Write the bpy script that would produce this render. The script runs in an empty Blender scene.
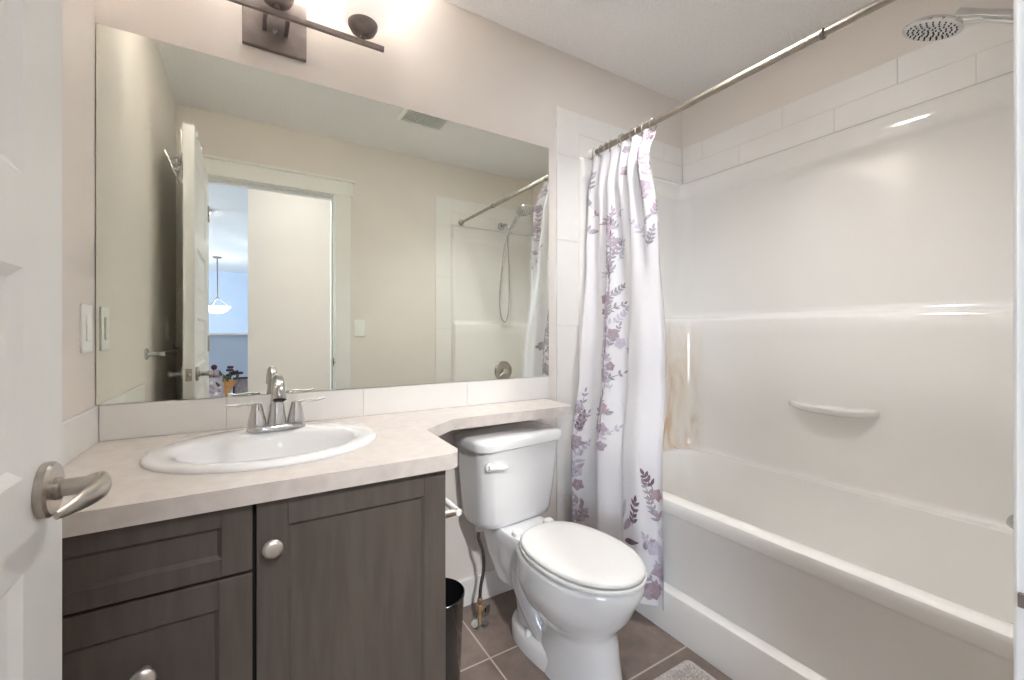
import bpy, bmesh, math, random
from mathutils import Vector, Matrix

# ------------------------------------------------------------------ camera, world, exposure
S = bpy.context.scene
COL = S.collection
R = math.radians
cam_d = bpy.data.cameras.new('camera')
cam = bpy.data.objects.new('camera', cam_d)
COL.objects.link(cam)
cam.location = (0, 0, 1.114)
cam.rotation_euler = (R(90), 0, R(-31.4))
cam_d.sensor_width = 36
cam_d.lens = 36 * 430 / 1024
cam_d.shift_y = -7 / 1024
cam_d.clip_start = 0.02
S.camera = cam
S.view_settings.view_transform = 'Standard'
S.view_settings.look = 'None'
S.view_settings.gamma = 1
S.view_settings.use_curve_mapping = False
S.view_settings.exposure = 2.15
S.cycles.max_bounces = 12
S.cycles.diffuse_bounces = 8
S.cycles.glossy_bounces = 6
S.cycles.caustics_reflective = True
S.cycles.sample_clamp_indirect = 6

W = bpy.data.worlds.new('sky')
S.world = W
W.use_nodes = True
W.node_tree.nodes['Background'].inputs[0].default_value = (0.62, 0.78, 1.0, 1)
W.node_tree.nodes['Background'].inputs[1].default_value = 1.5


def area(name, loc, rot, sx, sy, power, color):
    d = bpy.data.lights.new(name, 'AREA')
    d.shape = 'RECTANGLE'
    d.size, d.size_y, d.energy, d.color = sx, sy, power, color
    o = bpy.data.objects.new(name, d)
    o.location, o.rotation_euler = loc, rot
    COL.objects.link(o)
    return o


SHADE_EMIT = 0.12           # glow of the lit glass shades of the vanity lamp
BULB_EMIT = 170.0          # the bulbs inside them
POT_EMIT = 14.0           # lens of the recessed ceiling light above the tub edge
HALL_EMIT = 3.5           # lit diffusers of the ceiling lamps, the added hall one included
area('window_daylight', (-3.85, -4.4, 1.45), (0, R(-90), 0), 1.5, 3.2, 60, (0.80, 0.88, 1.0))



def beam(name, loc, aim, power, size, blend, rad):
    d = bpy.data.lights.new(name, 'SPOT')
    d.energy, d.color, d.spot_size, d.spot_blend, d.shadow_soft_size = power, (0.975, 0.985, 1.0), R(size), blend, rad
    o = bpy.data.objects.new(name, d)
    o.location = loc
    o.rotation_euler = (Vector(aim) - Vector(loc)).to_track_quat('-Z', 'Y').to_euler()
    COL.objects.link(o)


beam('hall_fill_beam', (0.22, -0.84, 2.40), (1.15, 1.0, 0.2), 62, 62, 1.0, 0.07)      # added fill beam aimed through the doorway, from an unseen made-up lamp
beam('tub_downlight_beam', (1.25, 0.88, 2.425), (1.25, 0.88, 0), 15, 120, 0.8, 0.06)       # recessed lamp above the tub edge

# ------------------------------------------------------------------ materials
def srgb(r, g, b):
    f = lambda c: c / 12.92 if c <= 0.04045 else ((c + 0.055) / 1.055) ** 2.4
    return (f(r / 255), f(g / 255), f(b / 255), 1)


def mat(name, col, rough=0.5, metal=0.0, col2=None, nscale=20, bump=0.0, bscale=60, stretch=None,
        coat=0.0, spec=0.5, detail=4, ramp=(0.35, 0.65), trans=0.0, emit=None):
    m = bpy.data.materials.new(name)
    m.use_nodes = True
    nt = m.node_tree
    p = nt.nodes['Principled BSDF']
    p.inputs['Base Color'].default_value = col
    p.inputs['Roughness'].default_value = rough
    p.inputs['Metallic'].default_value = metal
    p.inputs['Coat Weight'].default_value = coat
    p.inputs['Coat Roughness'].default_value = 0.08
    p.inputs['Specular IOR Level'].default_value = spec
    if trans:
        p.inputs['Transmission Weight'].default_value = trans
    if emit:
        p.inputs['Emission Color'].default_value = emit[0]
        p.inputs['Emission Strength'].default_value = emit[1]
    tc = nt.nodes.new('ShaderNodeTexCoord')
    mp = nt.nodes.new('ShaderNodeMapping')
    nt.links.new(tc.outputs['Object'], mp.inputs[0])
    if stretch:
        mp.inputs['Scale'].default_value = stretch
    if col2:
        n = nt.nodes.new('ShaderNodeTexNoise')
        n.inputs['Scale'].default_value = nscale
        n.inputs['Detail'].default_value = detail
        nt.links.new(mp.outputs[0], n.inputs['Vector'])
        r = nt.nodes.new('ShaderNodeValToRGB')
        r.color_ramp.elements[0].position, r.color_ramp.elements[1].position = ramp
        r.color_ramp.elements[0].color, r.color_ramp.elements[1].color = col, col2
        nt.links.new(n.outputs['Fac'], r.inputs[0])
        nt.links.new(r.outputs[0], p.inputs['Base Color'])
    if bump:
        n = nt.nodes.new('ShaderNodeTexNoise')
        n.inputs['Scale'].default_value = bscale
        n.inputs['Detail'].default_value = 3
        nt.links.new(mp.outputs[0], n.inputs['Vector'])
        b = nt.nodes.new('ShaderNodeBump')
        b.inputs['Strength'].default_value = bump
        b.inputs['Distance'].default_value = 0.01
        nt.links.new(n.outputs['Fac'], b.inputs['Height'])
        nt.links.new(b.outputs[0], p.inputs['Normal'])
    return m


M = {}
M['wall'] = mat('wall_paint', srgb(226, 219, 212), 0.75, col2=srgb(228, 221, 214), nscale=3, bump=0.06, bscale=180)
M['ceil'] = mat('ceiling_paint', srgb(244, 243, 243), 0.9, col2=srgb(238, 237, 237), nscale=90, bump=0.35, bscale=130)
M['trim'] = mat('trim_paint', srgb(236, 235, 231), 0.4, col2=srgb(233, 232, 228), nscale=4)
M['door'] = mat('door_paint', srgb(233, 233, 230), 0.38, col2=srgb(230, 230, 227), nscale=5)
M['cab'] = mat('stained_wood', srgb(95, 87, 81), 0.42, col2=srgb(86, 78, 73), nscale=9, stretch=(6, 6, 0.7), spec=0.4,
               bump=0.02, bscale=60)
M['cab_in'] = mat('cabinet_gap', srgb(28, 25, 23), 0.8, col2=srgb(22, 20, 19))
M['counter'] = mat('laminate_top', srgb(217, 210, 204), 0.35, col2=srgb(201, 191, 185), nscale=26, detail=9, ramp=(0.3, 0.75))
M['tile'] = mat('white_wall_tile', srgb(236, 234, 230), 0.38, col2=srgb(232, 230, 226), nscale=5)
M['grout'] = mat('wall_grout', srgb(222, 219, 214), 0.9, col2=srgb(217, 214, 209))
M['acryl'] = mat('gloss_acrylic', srgb(236, 234, 230), 0.12, col2=srgb(233, 231, 227), nscale=2, coat=0.3)
M['china'] = mat('glazed_china', srgb(234, 234, 234), 0.08, col2=srgb(232, 232, 232), nscale=3, coat=0.4)
M['seat'] = mat('seat_plastic', srgb(240, 239, 236), 0.2, col2=srgb(238, 237, 234), nscale=3)
M['chrome'] = mat('chrome', srgb(214, 214, 214), 0.09, 1.0, col2=srgb(206, 206, 206))
M['nickel'] = mat('brushed_nickel', srgb(186, 179, 170), 0.28, 1.0, col2=srgb(172, 165, 156), nscale=30)
M['knob'] = mat('pale_satin_nickel', srgb(228, 222, 214), 0.33, 0.9, col2=srgb(218, 212, 204), nscale=30)
M['rod'] = mat('satin_rod_metal', srgb(168, 160, 150), 0.42, 1.0, col2=srgb(156, 148, 138), nscale=30)
M['steel'] = mat('braided_steel', srgb(150, 150, 150), 0.35, 1.0, col2=srgb(70, 70, 72), nscale=400, ramp=(0.45, 0.55))
M['bronze'] = mat('dark_lamp_metal', srgb(140, 130, 126), 0.42, 0.7, col2=srgb(126, 116, 112), nscale=25)
M['black'] = mat('black_plastic', srgb(24, 24, 24), 0.16, col2=srgb(20, 20, 20), coat=0.4)
M['dark'] = mat('dark_gap', srgb(40, 38, 36), 0.7, col2=srgb(34, 32, 31))
M['plate'] = mat('white_plastic', srgb(240, 240, 236), 0.3, col2=srgb(237, 237, 233))
M['brass'] = mat('valve_brass', srgb(196, 170, 138), 0.35, 0.7, col2=srgb(176, 150, 118), nscale=40)
M['cloth'] = mat('white_curtain_cloth', srgb(232, 230, 232), 0.85, col2=srgb(229, 227, 229), nscale=5, bump=0.05, bscale=400)
M['p_mauve'] = mat('mauve_print', srgb(168, 150, 162), 0.85, col2=srgb(194, 178, 190), nscale=40)
M['p_plum'] = mat('plum_print', srgb(104, 84, 96), 0.85, col2=srgb(138, 118, 130), nscale=50)
M['p_lav'] = mat('lavender_print', srgb(206, 200, 212), 0.85, col2=srgb(188, 182, 196), nscale=40)
M['p_grey'] = mat('grey_print', srgb(146, 140, 148), 0.85, col2=srgb(178, 172, 180), nscale=40)
M['p_pink'] = mat('dusty_rose_print', srgb(184, 162, 166), 0.85, col2=srgb(160, 138, 144), nscale=40)
M['mat'] = mat('loop_pile', srgb(214, 206, 200), 0.95, col2=srgb(186, 176, 170), nscale=140, bump=0.6, bscale=220)
M['carpet'] = mat('hall_carpet', srgb(160, 150, 140), 0.95, col2=srgb(140, 130, 122), nscale=200, bump=0.4, bscale=300)
M['daylit_blue'] = mat('daylight_tinted_wall', srgb(190, 203, 222), 0.8, col2=srgb(194, 207, 225), nscale=3)  # beige wall with the blue cast of daylight put into its colour
M['vent_in'] = mat('vent_grey', srgb(150, 148, 144), 0.6, col2=srgb(140, 138, 134))
M['tissue'] = mat('orange_tissue', srgb(214, 164, 110), 0.8, col2=srgb(196, 140, 88), nscale=30)
M['leaf'] = mat('bouquet_leaf', srgb(96, 108, 78), 0.7, col2=srgb(70, 82, 60), nscale=30)
M['petal'] = mat('dark_petal', srgb(92, 54, 70), 0.7, col2=srgb(70, 40, 56), nscale=30)
M['glass'] = mat('clear_glass', srgb(245, 250, 250), 0.02, trans=1.0)
M['shade'] = mat('lit_frosted_shade', srgb(250, 246, 240), 0.5, emit=((1.0, 0.93, 0.86, 1), SHADE_EMIT))
M['bulb'] = mat('lit_bulb', srgb(255, 250, 240), 0.5, emit=((0.98, 0.985, 1.0, 1), BULB_EMIT))
M['pot'] = mat('lit_recessed_lens', srgb(255, 252, 246), 0.5, emit=((0.98, 0.985, 1.0, 1), POT_EMIT))
M['lamp'] = mat('lit_diffuser', srgb(250, 248, 244), 0.5, emit=((1.0, 0.99, 0.98, 1), HALL_EMIT))
M['pend'] = mat('lit_pendant_bowl', srgb(250, 248, 244), 0.5, emit=((0.95, 0.97, 1.0, 1), 2.2))


def mirror_mat():
    m = mat('silvered_glass', (0.88, 0.915, 0.85, 1), 0.0, 1.0)
    return m


M['mirror'] = mirror_mat()


def floor_tile_mat():
    m = bpy.data.materials.new('floor_tile')
    m.use_nodes = True
    nt = m.node_tree
    L = nt.links.new
    p = nt.nodes['Principled BSDF']
    p.inputs['Roughness'].default_value = 0.42
    tc = nt.nodes.new('ShaderNodeTexCoord')
    mp = nt.nodes.new('ShaderNodeMapping')
    mp.inputs['Location'].default_value = (-0.704 + 10 * 0.315, -1.297 + 10 * 0.315, 0)
    L(tc.outputs['Object'], mp.inputs[0])
    bk = nt.nodes.new('ShaderNodeTexBrick')
    bk.offset = 0
    bk.squash = 1
    bk.inputs['Scale'].default_value = 1
    bk.inputs['Mortar Size'].default_value = 0.0035
    bk.inputs['Mortar Smooth'].default_value = 0.2
    bk.inputs['Brick Width'].default_value = 0.315
    bk.inputs['Row Height'].default_value = 0.315
    bk.inputs['Color1'].default_value = (1, 1, 1, 1)
    bk.inputs['Color2'].default_value = (0.86, 0.86, 0.86, 1)
    L(mp.outputs[0], bk.inputs['Vector'])
    n = nt.nodes.new('ShaderNodeTexNoise')
    n.inputs['Scale'].default_value = 9
    n.inputs['Detail'].default_value = 8
    n.inputs['Roughness'].default_value = 0.62
    L(tc.outputs['Object'], n.inputs['Vector'])
    r = nt.nodes.new('ShaderNodeValToRGB')
    r.color_ramp.elements[0].position, r.color_ramp.elements[1].position = 0.3, 0.72
    r.color_ramp.elements[0].color = srgb(112, 98, 90)
    r.color_ramp.elements[1].color = srgb(146, 130, 120)
    L(n.outputs['Fac'], r.inputs[0])
    mu = nt.nodes.new('ShaderNodeMixRGB')
    mu.blend_type = 'MULTIPLY'
    mu.inputs[0].default_value = 1
    L(r.outputs[0], mu.inputs[1])
    L(bk.outputs['Color'], mu.inputs[2])
    mx = nt.nodes.new('ShaderNodeMixRGB')
    L(bk.outputs['Fac'], mx.inputs[0])
    L(mu.outputs[0], mx.inputs[1])
    mx.inputs[2].default_value = srgb(186, 172, 162)
    L(mx.outputs[0], p.inputs['Base Color'])
    b = nt.nodes.new('ShaderNodeBump')
    b.invert = True
    b.inputs['Strength'].default_value = 0.4
    b.inputs['Distance'].default_value = 0.003
    L(bk.outputs['Fac'], b.inputs['Height'])
    L(b.outputs[0], p.inputs['Normal'])
    return m


M['floor'] = floor_tile_mat()


def stained_acrylic():
    """acrylic with a rusty veined stain on the end panel by the far corner"""
    m = mat('stained_acrylic', srgb(236, 234, 230), 0.12, coat=0.3)
    nt = m.node_tree
    L = nt.links.new
    p = nt.nodes['Principled BSDF']
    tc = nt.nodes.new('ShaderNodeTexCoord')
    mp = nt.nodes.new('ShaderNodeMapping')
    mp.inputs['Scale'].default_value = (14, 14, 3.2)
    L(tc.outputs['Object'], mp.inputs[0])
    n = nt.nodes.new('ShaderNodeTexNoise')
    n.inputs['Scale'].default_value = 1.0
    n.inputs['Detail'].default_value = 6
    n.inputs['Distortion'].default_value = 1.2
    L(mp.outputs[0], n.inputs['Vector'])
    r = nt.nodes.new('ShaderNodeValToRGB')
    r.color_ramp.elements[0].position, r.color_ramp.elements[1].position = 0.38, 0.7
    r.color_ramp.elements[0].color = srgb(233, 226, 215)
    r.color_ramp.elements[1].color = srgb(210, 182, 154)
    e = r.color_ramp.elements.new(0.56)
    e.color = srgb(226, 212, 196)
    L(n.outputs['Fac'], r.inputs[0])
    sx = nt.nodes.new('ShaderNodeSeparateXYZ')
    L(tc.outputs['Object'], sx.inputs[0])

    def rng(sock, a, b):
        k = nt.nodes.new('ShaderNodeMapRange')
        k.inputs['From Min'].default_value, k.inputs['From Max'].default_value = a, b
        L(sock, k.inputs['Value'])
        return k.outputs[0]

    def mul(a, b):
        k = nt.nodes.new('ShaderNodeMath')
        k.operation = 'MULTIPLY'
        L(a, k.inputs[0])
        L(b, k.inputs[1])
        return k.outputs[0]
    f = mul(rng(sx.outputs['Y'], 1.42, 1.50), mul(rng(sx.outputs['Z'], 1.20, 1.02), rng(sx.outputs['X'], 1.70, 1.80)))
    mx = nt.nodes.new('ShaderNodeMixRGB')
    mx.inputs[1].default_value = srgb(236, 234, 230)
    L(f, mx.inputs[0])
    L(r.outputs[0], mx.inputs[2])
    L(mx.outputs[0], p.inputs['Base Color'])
    return m


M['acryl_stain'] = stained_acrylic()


# ------------------------------------------------------------------ object helpers
def link(name, bm, mats, parent=None, smooth=None, rec=True):
    """bm is in world coordinates unless the parent carries a rotation (then local)."""
    if rec:
        bmesh.ops.recalc_face_normals(bm, faces=bm.faces)
    me = bpy.data.meshes.new(name)
    if smooth is not None:
        for f in bm.faces:
            f.smooth = True
        for e in bm.edges:
            if len(e.link_faces) == 2 and e.calc_face_angle(0) > R(smooth):
                e.smooth = False
    org = Vector((0, 0, 0))
    if parent is not None:
        p = parent
        while p is not None:
            if not p.get('_local'):
                org += p.location
            p = p.parent
        bmesh.ops.translate(bm, verts=bm.verts, vec=-org)
    elif name not in KEEP_ORIGIN:
        vs = [v.co for v in bm.verts]
        org = Vector(((min(v.x for v in vs) + max(v.x for v in vs)) / 2,
                      (min(v.y for v in vs) + max(v.y for v in vs)) / 2, min(v.z for v in vs)))
        bmesh.ops.translate(bm, verts=bm.verts, vec=-org)
    bm.to_mesh(me)
    bm.free()
    for m in (mats if isinstance(mats, (list, tuple)) else [mats]):
        me.materials.append(m)
    o = bpy.data.objects.new(name, me)
    COL.objects.link(o)
    if parent is not None:
        o.parent = parent
    elif name not in KEEP_ORIGIN:
        o.location = org
    return o


KEEP_ORIGIN = {'floor', 'surround'}


def tag(o, label, cat, group=None):
    o['label'] = label
    o['category'] = cat
    if group:
        o['group'] = group
    return o


def empty(name, loc, label, cat, group=None, rotz=0, local=False):
    o = bpy.data.objects.new(name, None)
    o.empty_display_size = 0.05
    o.location = loc
    o.rotation_euler = (0, 0, rotz)
    COL.objects.link(o)
    if local:
        o['_local'] = 1
    return tag(o, label, cat, group)


def struct(name, bm, m, parent=None, smooth=None):
    o = link(name, bm, m, parent, smooth)
    if parent is None:
        o['kind'] = 'structure'
    return o


def box(bm, x0, x1, y0, y1, z0, z1, bev=0.0, seg=2, mi=0):
    vs = [bm.verts.new((x, y, z)) for z in (z0, z1) for (x, y) in ((x0, y0), (x1, y0), (x1, y1), (x0, y1))]
    fs = [(0, 3, 2, 1), (4, 5, 6, 7), (0, 1, 5, 4), (1, 2, 6, 5), (2, 3, 7, 6), (3, 0, 4, 7)]
    faces = [bm.faces.new([vs[i] for i in f]) for f in fs]
    for f in faces:
        f.material_index = mi
    if bev:
        edges = list({e for f in faces for e in f.edges})
        r = bmesh.ops.bevel(bm, geom=edges, offset=bev, segments=seg, affect='EDGES', profile=0.5)
        for f in r['faces']:
            f.material_index = mi


def B(*boxes, bev=0.0, seg=2):
    bm = bmesh.new()
    for b in boxes:
        box(bm, *b, bev=bev, seg=seg)
    return bm


def loft(bm, rings, closed=True, cap0=True, cap1=True, mi=0):
    vr = [[bm.verts.new(p) for p in ring] for ring in rings]
    n = len(vr[0])
    for a, b in zip(vr[:-1], vr[1:]):
        for i in range(n if closed else n - 1):
            j = (i + 1) % n
            f = bm.faces.new((a[i], a[j], b[j], b[i]))
            f.material_index = mi
    if closed and cap0:
        bm.faces.new(vr[0][::-1]).material_index = mi
    if closed and cap1:
        bm.faces.new(vr[-1]).material_index = mi
    return vr


def lathe(bm, prof, loc=(0, 0, 0), axis='Z', n=24, mi=0, cap0=True, cap1=True):
    """prof: list of (radius, height)"""
    loc = Vector(loc)
    rings = []
    for r, h in prof:
        ring = []
        for i in range(n):
            a = 2 * math.pi * i / n
            c, s = r * math.cos(a), r * math.sin(a)
            v = {'Z': (c, s, h), 'X': (h, c, s), 'Y': (s, h, c)}[axis]
            ring.append(loc + Vector(v))
        rings.append(ring)
    loft(bm, rings, cap0=cap0, cap1=cap1, mi=mi)


def lathe_dir(bm, prof, loc, d, n=24, mi=0):
    d = Vector(d).normalized()
    q = Vector((0, 0, 1)).rotation_difference(d)
    loc = Vector(loc)
    rings = []
    for r, h in prof:
        rings.append([loc + q @ Vector((r * math.cos(2 * math.pi * i / n), r * math.sin(2 * math.pi * i / n), h))
                      for i in range(n)])
    loft(bm, rings, mi=mi)


def smooth_path(pts, k=6):
    P = [Vector(p) for p in pts]
    P = [P[0] * 2 - P[1]] + P + [P[-1] * 2 - P[-2]]
    out = []
    for i in range(1, len(P) - 2):
        for j in range(k):
            t = j / k
            a, b, c, d = P[i - 1], P[i], P[i + 1], P[i + 2]
            out.append(0.5 * ((2 * b) + (c - a) * t + (2 * a - 5 * b + 4 * c - d) * t * t + (3 * b - a - 3 * c + d) * t ** 3))
    out.append(P[-2])
    return out


def tube(bm, pts, rad, n=12, smooth=True, k=6, squash=1.0, mi=0, up=None):
    """rad: number or list matching pts; squash flattens along the second normal"""
    if not isinstance(rad, (list, tuple)):
        rad = [rad] * len(pts)
    if smooth and len(pts) > 2:
        rr = []
        for a, b in zip(rad[:-1], rad[1:]):
            rr += [a + (b - a) * j / k for j in range(k)]
        rad = rr + [rad[-1]]
        pts = smooth_path(pts, k)
    pts = [Vector(p) for p in pts]
    T = []
    for i in range(len(pts)):
        T.append((pts[min(i + 1, len(pts) - 1)] - pts[max(i - 1, 0)]).normalized())
    u = Vector(up) if up else (Vector((0, 0, 1)) if abs(T[0].z) < 0.9 else Vector((1, 0, 0)))
    rings = []
    for p, t, r in zip(pts, T, rad):
        u = (u - t * u.dot(t)).normalized()
        w = t.cross(u)
        rings.append([p + u * (r * squash * math.cos(2 * math.pi * i / n)) + w * (r * math.sin(2 * math.pi * i / n))
                      for i in range(n)])
    loft(bm, rings, mi=mi)


def rrect(x0, x1, y0, y1, r, k=6):
    """closed rounded rectangle, 4*(k+1) points"""
    r = max(1e-4, min(r, (x1 - x0) / 2 - 1e-4, (y1 - y0) / 2 - 1e-4))
    pts = []
    for cx, cy, a0 in ((x1 - r, y0 + r, -90), (x1 - r, y1 - r, 0), (x0 + r, y1 - r, 90), (x0 + r, y0 + r, 180)):
        for i in range(k + 1):
            a = R(a0 + 90 * i / k)
            pts.append((cx + r * math.cos(a), cy + r * math.sin(a)))
    return pts


def at(pts, z):
    return [Vector((x, y, z)) for x, y in pts]


def ellipse(cx, cy, a, b, n=48, p=2.0):
    out = []
    for i in range(n):
        t = 2 * math.pi * i / n
        c, s = math.cos(t), math.sin(t)
        out.append((cx + a * math.copysign(abs(c) ** (2 / p), c), cy + b * math.copysign(abs(s) ** (2 / p), s)))
    return out


def prism(bm, poly, z0, z1, bev=0.0, seg=2, mi=0):
    vr = loft(bm, [at(poly, z0), at(poly, z1)], mi=mi)
    if bev:
        es = [e for e in bm.edges if all(v in vr[1] for v in e.verts) or all(v in vr[0] for v in e.verts)]
        bmesh.ops.bevel(bm, geom=es, offset=bev, segments=seg, affect='EDGES', profile=0.5)


# ------------------------------------------------------------------ room shell
XL, XR, YF, YB, ZC = -0.362, 2.127, 0.063, 1.605, 2.44
OX0, OX1, OZ = -0.215, 0.4925, 2.05         # door opening
HY0 = -0.055                                # hall face of the door wall
WY = -1.0                                   # far wall of the hall

struct('floor', B((XL - 0.1, XR + 0.1, HY0, YB + 0.1, -0.08, 0)), M['floor'])
o = struct('floor', B((-4.0, 2.6, -8.1, HY0, -0.08, 0)), M['carpet'])
struct('ceiling', B((-4.1, 2.6, -8.1, YB + 0.1, ZC, ZC + 0.08)), M['ceil'])
struct('wall_back', B((XL - 0.1, XR + 0.1, YB, YB + 0.1, 0, ZC)), M['wall'])
struct('wall_left', B((XL - 0.1, XL, HY0, YB, 0, ZC)), M['wall'])
struct('wall_right', B((XR, XR + 0.1, HY0, YB, 0, ZC)), M['wall'])
struct('wall_front', B((XL, OX0 - 0.02, HY0, YF, 0, ZC), (OX1 + 0.02, XR, HY0, YF, 0, ZC), (OX0 - 0.02, OX1 + 0.02, HY0, YF, OZ + 0.02, ZC)), M['wall'])
# hall and the room beyond it
struct('wall_hall', B((-0.012, 2.5, WY - 0.12, WY, 0, ZC)), M['wall'])
struct('wall_hall_end', B((2.5, 2.6, WY - 0.12, HY0, 0, ZC)), M['wall'])
struct('wall_hall_left', B((-4.0, XL - 0.1, HY0, HY0 + 0.1, 0, ZC)), M['wall'])
struct('wall_far', B((-4.0, 1.6, -8.1, -8.0, 0, ZC)), M['daylit_blue'])
struct('wall_far_right', B((1.5, 1.6, -8.0, WY - 0.12, 0, ZC)), M['daylit_blue'])
wy0, wy1 = -6.1, -2.7
struct('wall_far_left', B((-4.1, -4.0, -8.1, wy0, 0, ZC), (-4.1, -4.0, wy1, HY0 + 0.1, 0, ZC),
                          (-4.1, -4.0, wy0, wy1, 0, 0.65), (-4.1, -4.0, wy0, wy1, 2.25, ZC)), M['daylit_blue'])
w = struct('window_1', B((-4.08, -4.0, wy0, wy0 + 0.06, 0.65, 2.25), (-4.08, -4.0, wy1 - 0.06, wy1, 0.65, 2.25),
                         (-4.08, -4.0, wy0, wy1, 0.65, 0.71), (-4.08, -4.0, wy0, wy1, 2.19, 2.25),
                         (-4.08, -4.0, -4.43, -4.37, 0.65, 2.25)), M['trim'])
link('pane', B((-4.05, -4.045, wy0 + 0.06, wy1 - 0.06, 0.71, 2.19)), M['glass'], w)
# half wall with a white cap, seen in the mirror through the doorway
struct('wall_half', B((-1.9, 1.5, -3.30, -3.18, 0, 1.085)), M['daylit_blue'])
struct('trim_1', B((-1.92, 1.5, -3.33, -3.15, 1.085, 1.115), bev=0.006), M['trim'])

# baseboards
struct('baseboard_back', B((0.42, 1.22, YB - 0.014, YB, 0, 0.11), bev=0.004), M['trim'])
struct('baseboard_left', B((XL, XL + 0.014, YF, 0.99, 0, 0.11), bev=0.004), M['trim'])
struct('baseboard_front', B((0.61, 1.33, YF, YF + 0.014, 0, 0.11), bev=0.004), M['trim'])
struct('baseboard_hall', B((-0.012, 2.5, WY, WY + 0.014, 0, 0.11), bev=0.004), M['trim'])

# door frame: jambs, stops, casings and a taller head piece
bm = bmesh.new()
box(bm, OX0 - 0.02, OX0, HY0, YF, 0, OZ + 0.02)
box(bm, OX1, OX1 + 0.02, HY0, YF, 0, OZ + 0.02)
box(bm, OX0, OX1, HY0, YF, OZ, OZ + 0.02)
box(bm, OX1 - 0.012, OX1 - 0.0002, HY0 + 0.03, 0.020, 0, OZ - 0.0002)
box(bm, OX0, OX1 - 0.012, HY0 + 0.03, 0.020, OZ - 0.012, OZ - 0.0002)
jamb = struct('trim_2', bm, M['trim'])
bm = bmesh.new()
box(bm, OX1 + 0.005, OX1 + 0.105, YF, YF + 0.018, 0, OZ + 0.005, 0.002)
box(bm, OX0 - 0.105, OX0 - 0.005, YF, YF + 0.018, 0, OZ + 0.005, 0.002)
box(bm, OX0 - 0.115, OX1 + 0.12, YF, YF + 0.022, OZ + 0.005, OZ + 0.10, 0.002)
box(bm, OX0 - 0.125, OX1 + 0.13, YF, YF + 0.032, OZ + 0.10, OZ + 0.118, 0.002)
struct('trim_3', bm, M['trim'])
# strike plate in the jamb
bm = bmesh.new()
box(bm, OX1 - 0.002, OX1 + 0.001, 0.030, YF - 0.001, 0.885, 0.945)
box(bm, OX1 + 0.001, OX1 + 0.0054, YF + 0.002, YF + 0.0150, 0.908, 0.918)
strike = link('strike_plate', bm, M['bronze'], jamb)
link('strike_hole', B((OX1 - 0.004, OX1 - 0.0015, 0.038, 0.056, 0.898, 0.93)), M['dark'], strike)


# ------------------------------------------------------------------ tiles
def tiles_bm(rects, axis, face, depth=0.008):
    """rects (a0,a1,z0,z1) on a wall; axis 'Y-' : wall at Y=face looking -Y, etc."""
    bm = bmesh.new()
    g = 0.0012
    for a0, a1, z0, z1 in rects:
        args = {'Y-': (a0 + g, a1 - g, face - depth, face - 0.001), 'Y+': (a0 + g, a1 - g, face + 0.001, face + depth),
                'X+': (face + 0.001, face + depth, a0 + g, a1 - g), 'X-': (face - depth, face - 0.001, a0 + g, a1 - g)}[axis]
        box(bm, *args, z0 + g, z1 - g, bev=0.0012, seg=1, mi=0)
    A0, A1 = min(r[0] for r in rects), max(r[1] for r in rects)
    Z0, Z1 = min(r[2] for r in rects), max(r[3] for r in rects)
    return bm, A0, A1, Z0, Z1


def tile_run(name, rects, axis, face):
    bm, *_ = tiles_bm(rects, axis, face)
    for a0, a1, z0, z1 in rects:
        d = 0.0055
        args = {'Y-': (a0, a1, face - d, face), 'Y+': (a0, a1, face, face + d),
                'X+': (face, face + d, a0, a1), 'X-': (face - d, face, a0, a1)}[axis]
        box(bm, *args, z0, z1, mi=1)
    return struct(name, bm, [M['tile'], M['grout']])


ZK = 0.815
tile_run('trim_4', [(a, b, ZK, 0.914) for a, b in ((XL + 0.009, -0.062), (-0.062, 0.349), (0.349, 0.76), (0.76, 1.174))], 'Y-', YB)
tile_run('trim_5', [(a, b, ZK, 0.914) for a, b in ((0.985, 1.29), (1.29, YB - 0.0001))], 'X+', XL)
zj = [0, 0.35, 0.75, 1.15, 1.55, 1.95, 2.17]
strip = [(1.22, 1.352, a, b) for a, b in zip(zj[:-1], zj[1:])]
over = [(1.352, 1.75, 1.965, 2.068), (1.75, XR - 0.009, 1.965, 2.068), (1.352, 1.56, 2.068, 2.17), (1.56, 1.96, 2.068, 2.17), (1.96, XR - 0.009, 2.068, 2.17)]
tile_run('trim_6', strip + over, 'Y-', YB)
tile_run('trim_7', strip + over, 'Y+', YF)
tile_run('trim_8', [(a, b, 1.965, 2.068) for a, b in ((YF + 0.009, 0.428), (0.428, 0.845), (0.845, 1.262), (1.262, YB - 0.009))] +
         [(a, b, 2.068, 2.17) for a, b in ((YF + 0.009, 0.22), (0.22, 0.637), (0.637, 1.054), (1.054, 1.47), (1.47, YB - 0.009))], 'X-', XR)

# ------------------------------------------------------------------ bathtub
TX = 1.335


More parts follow.
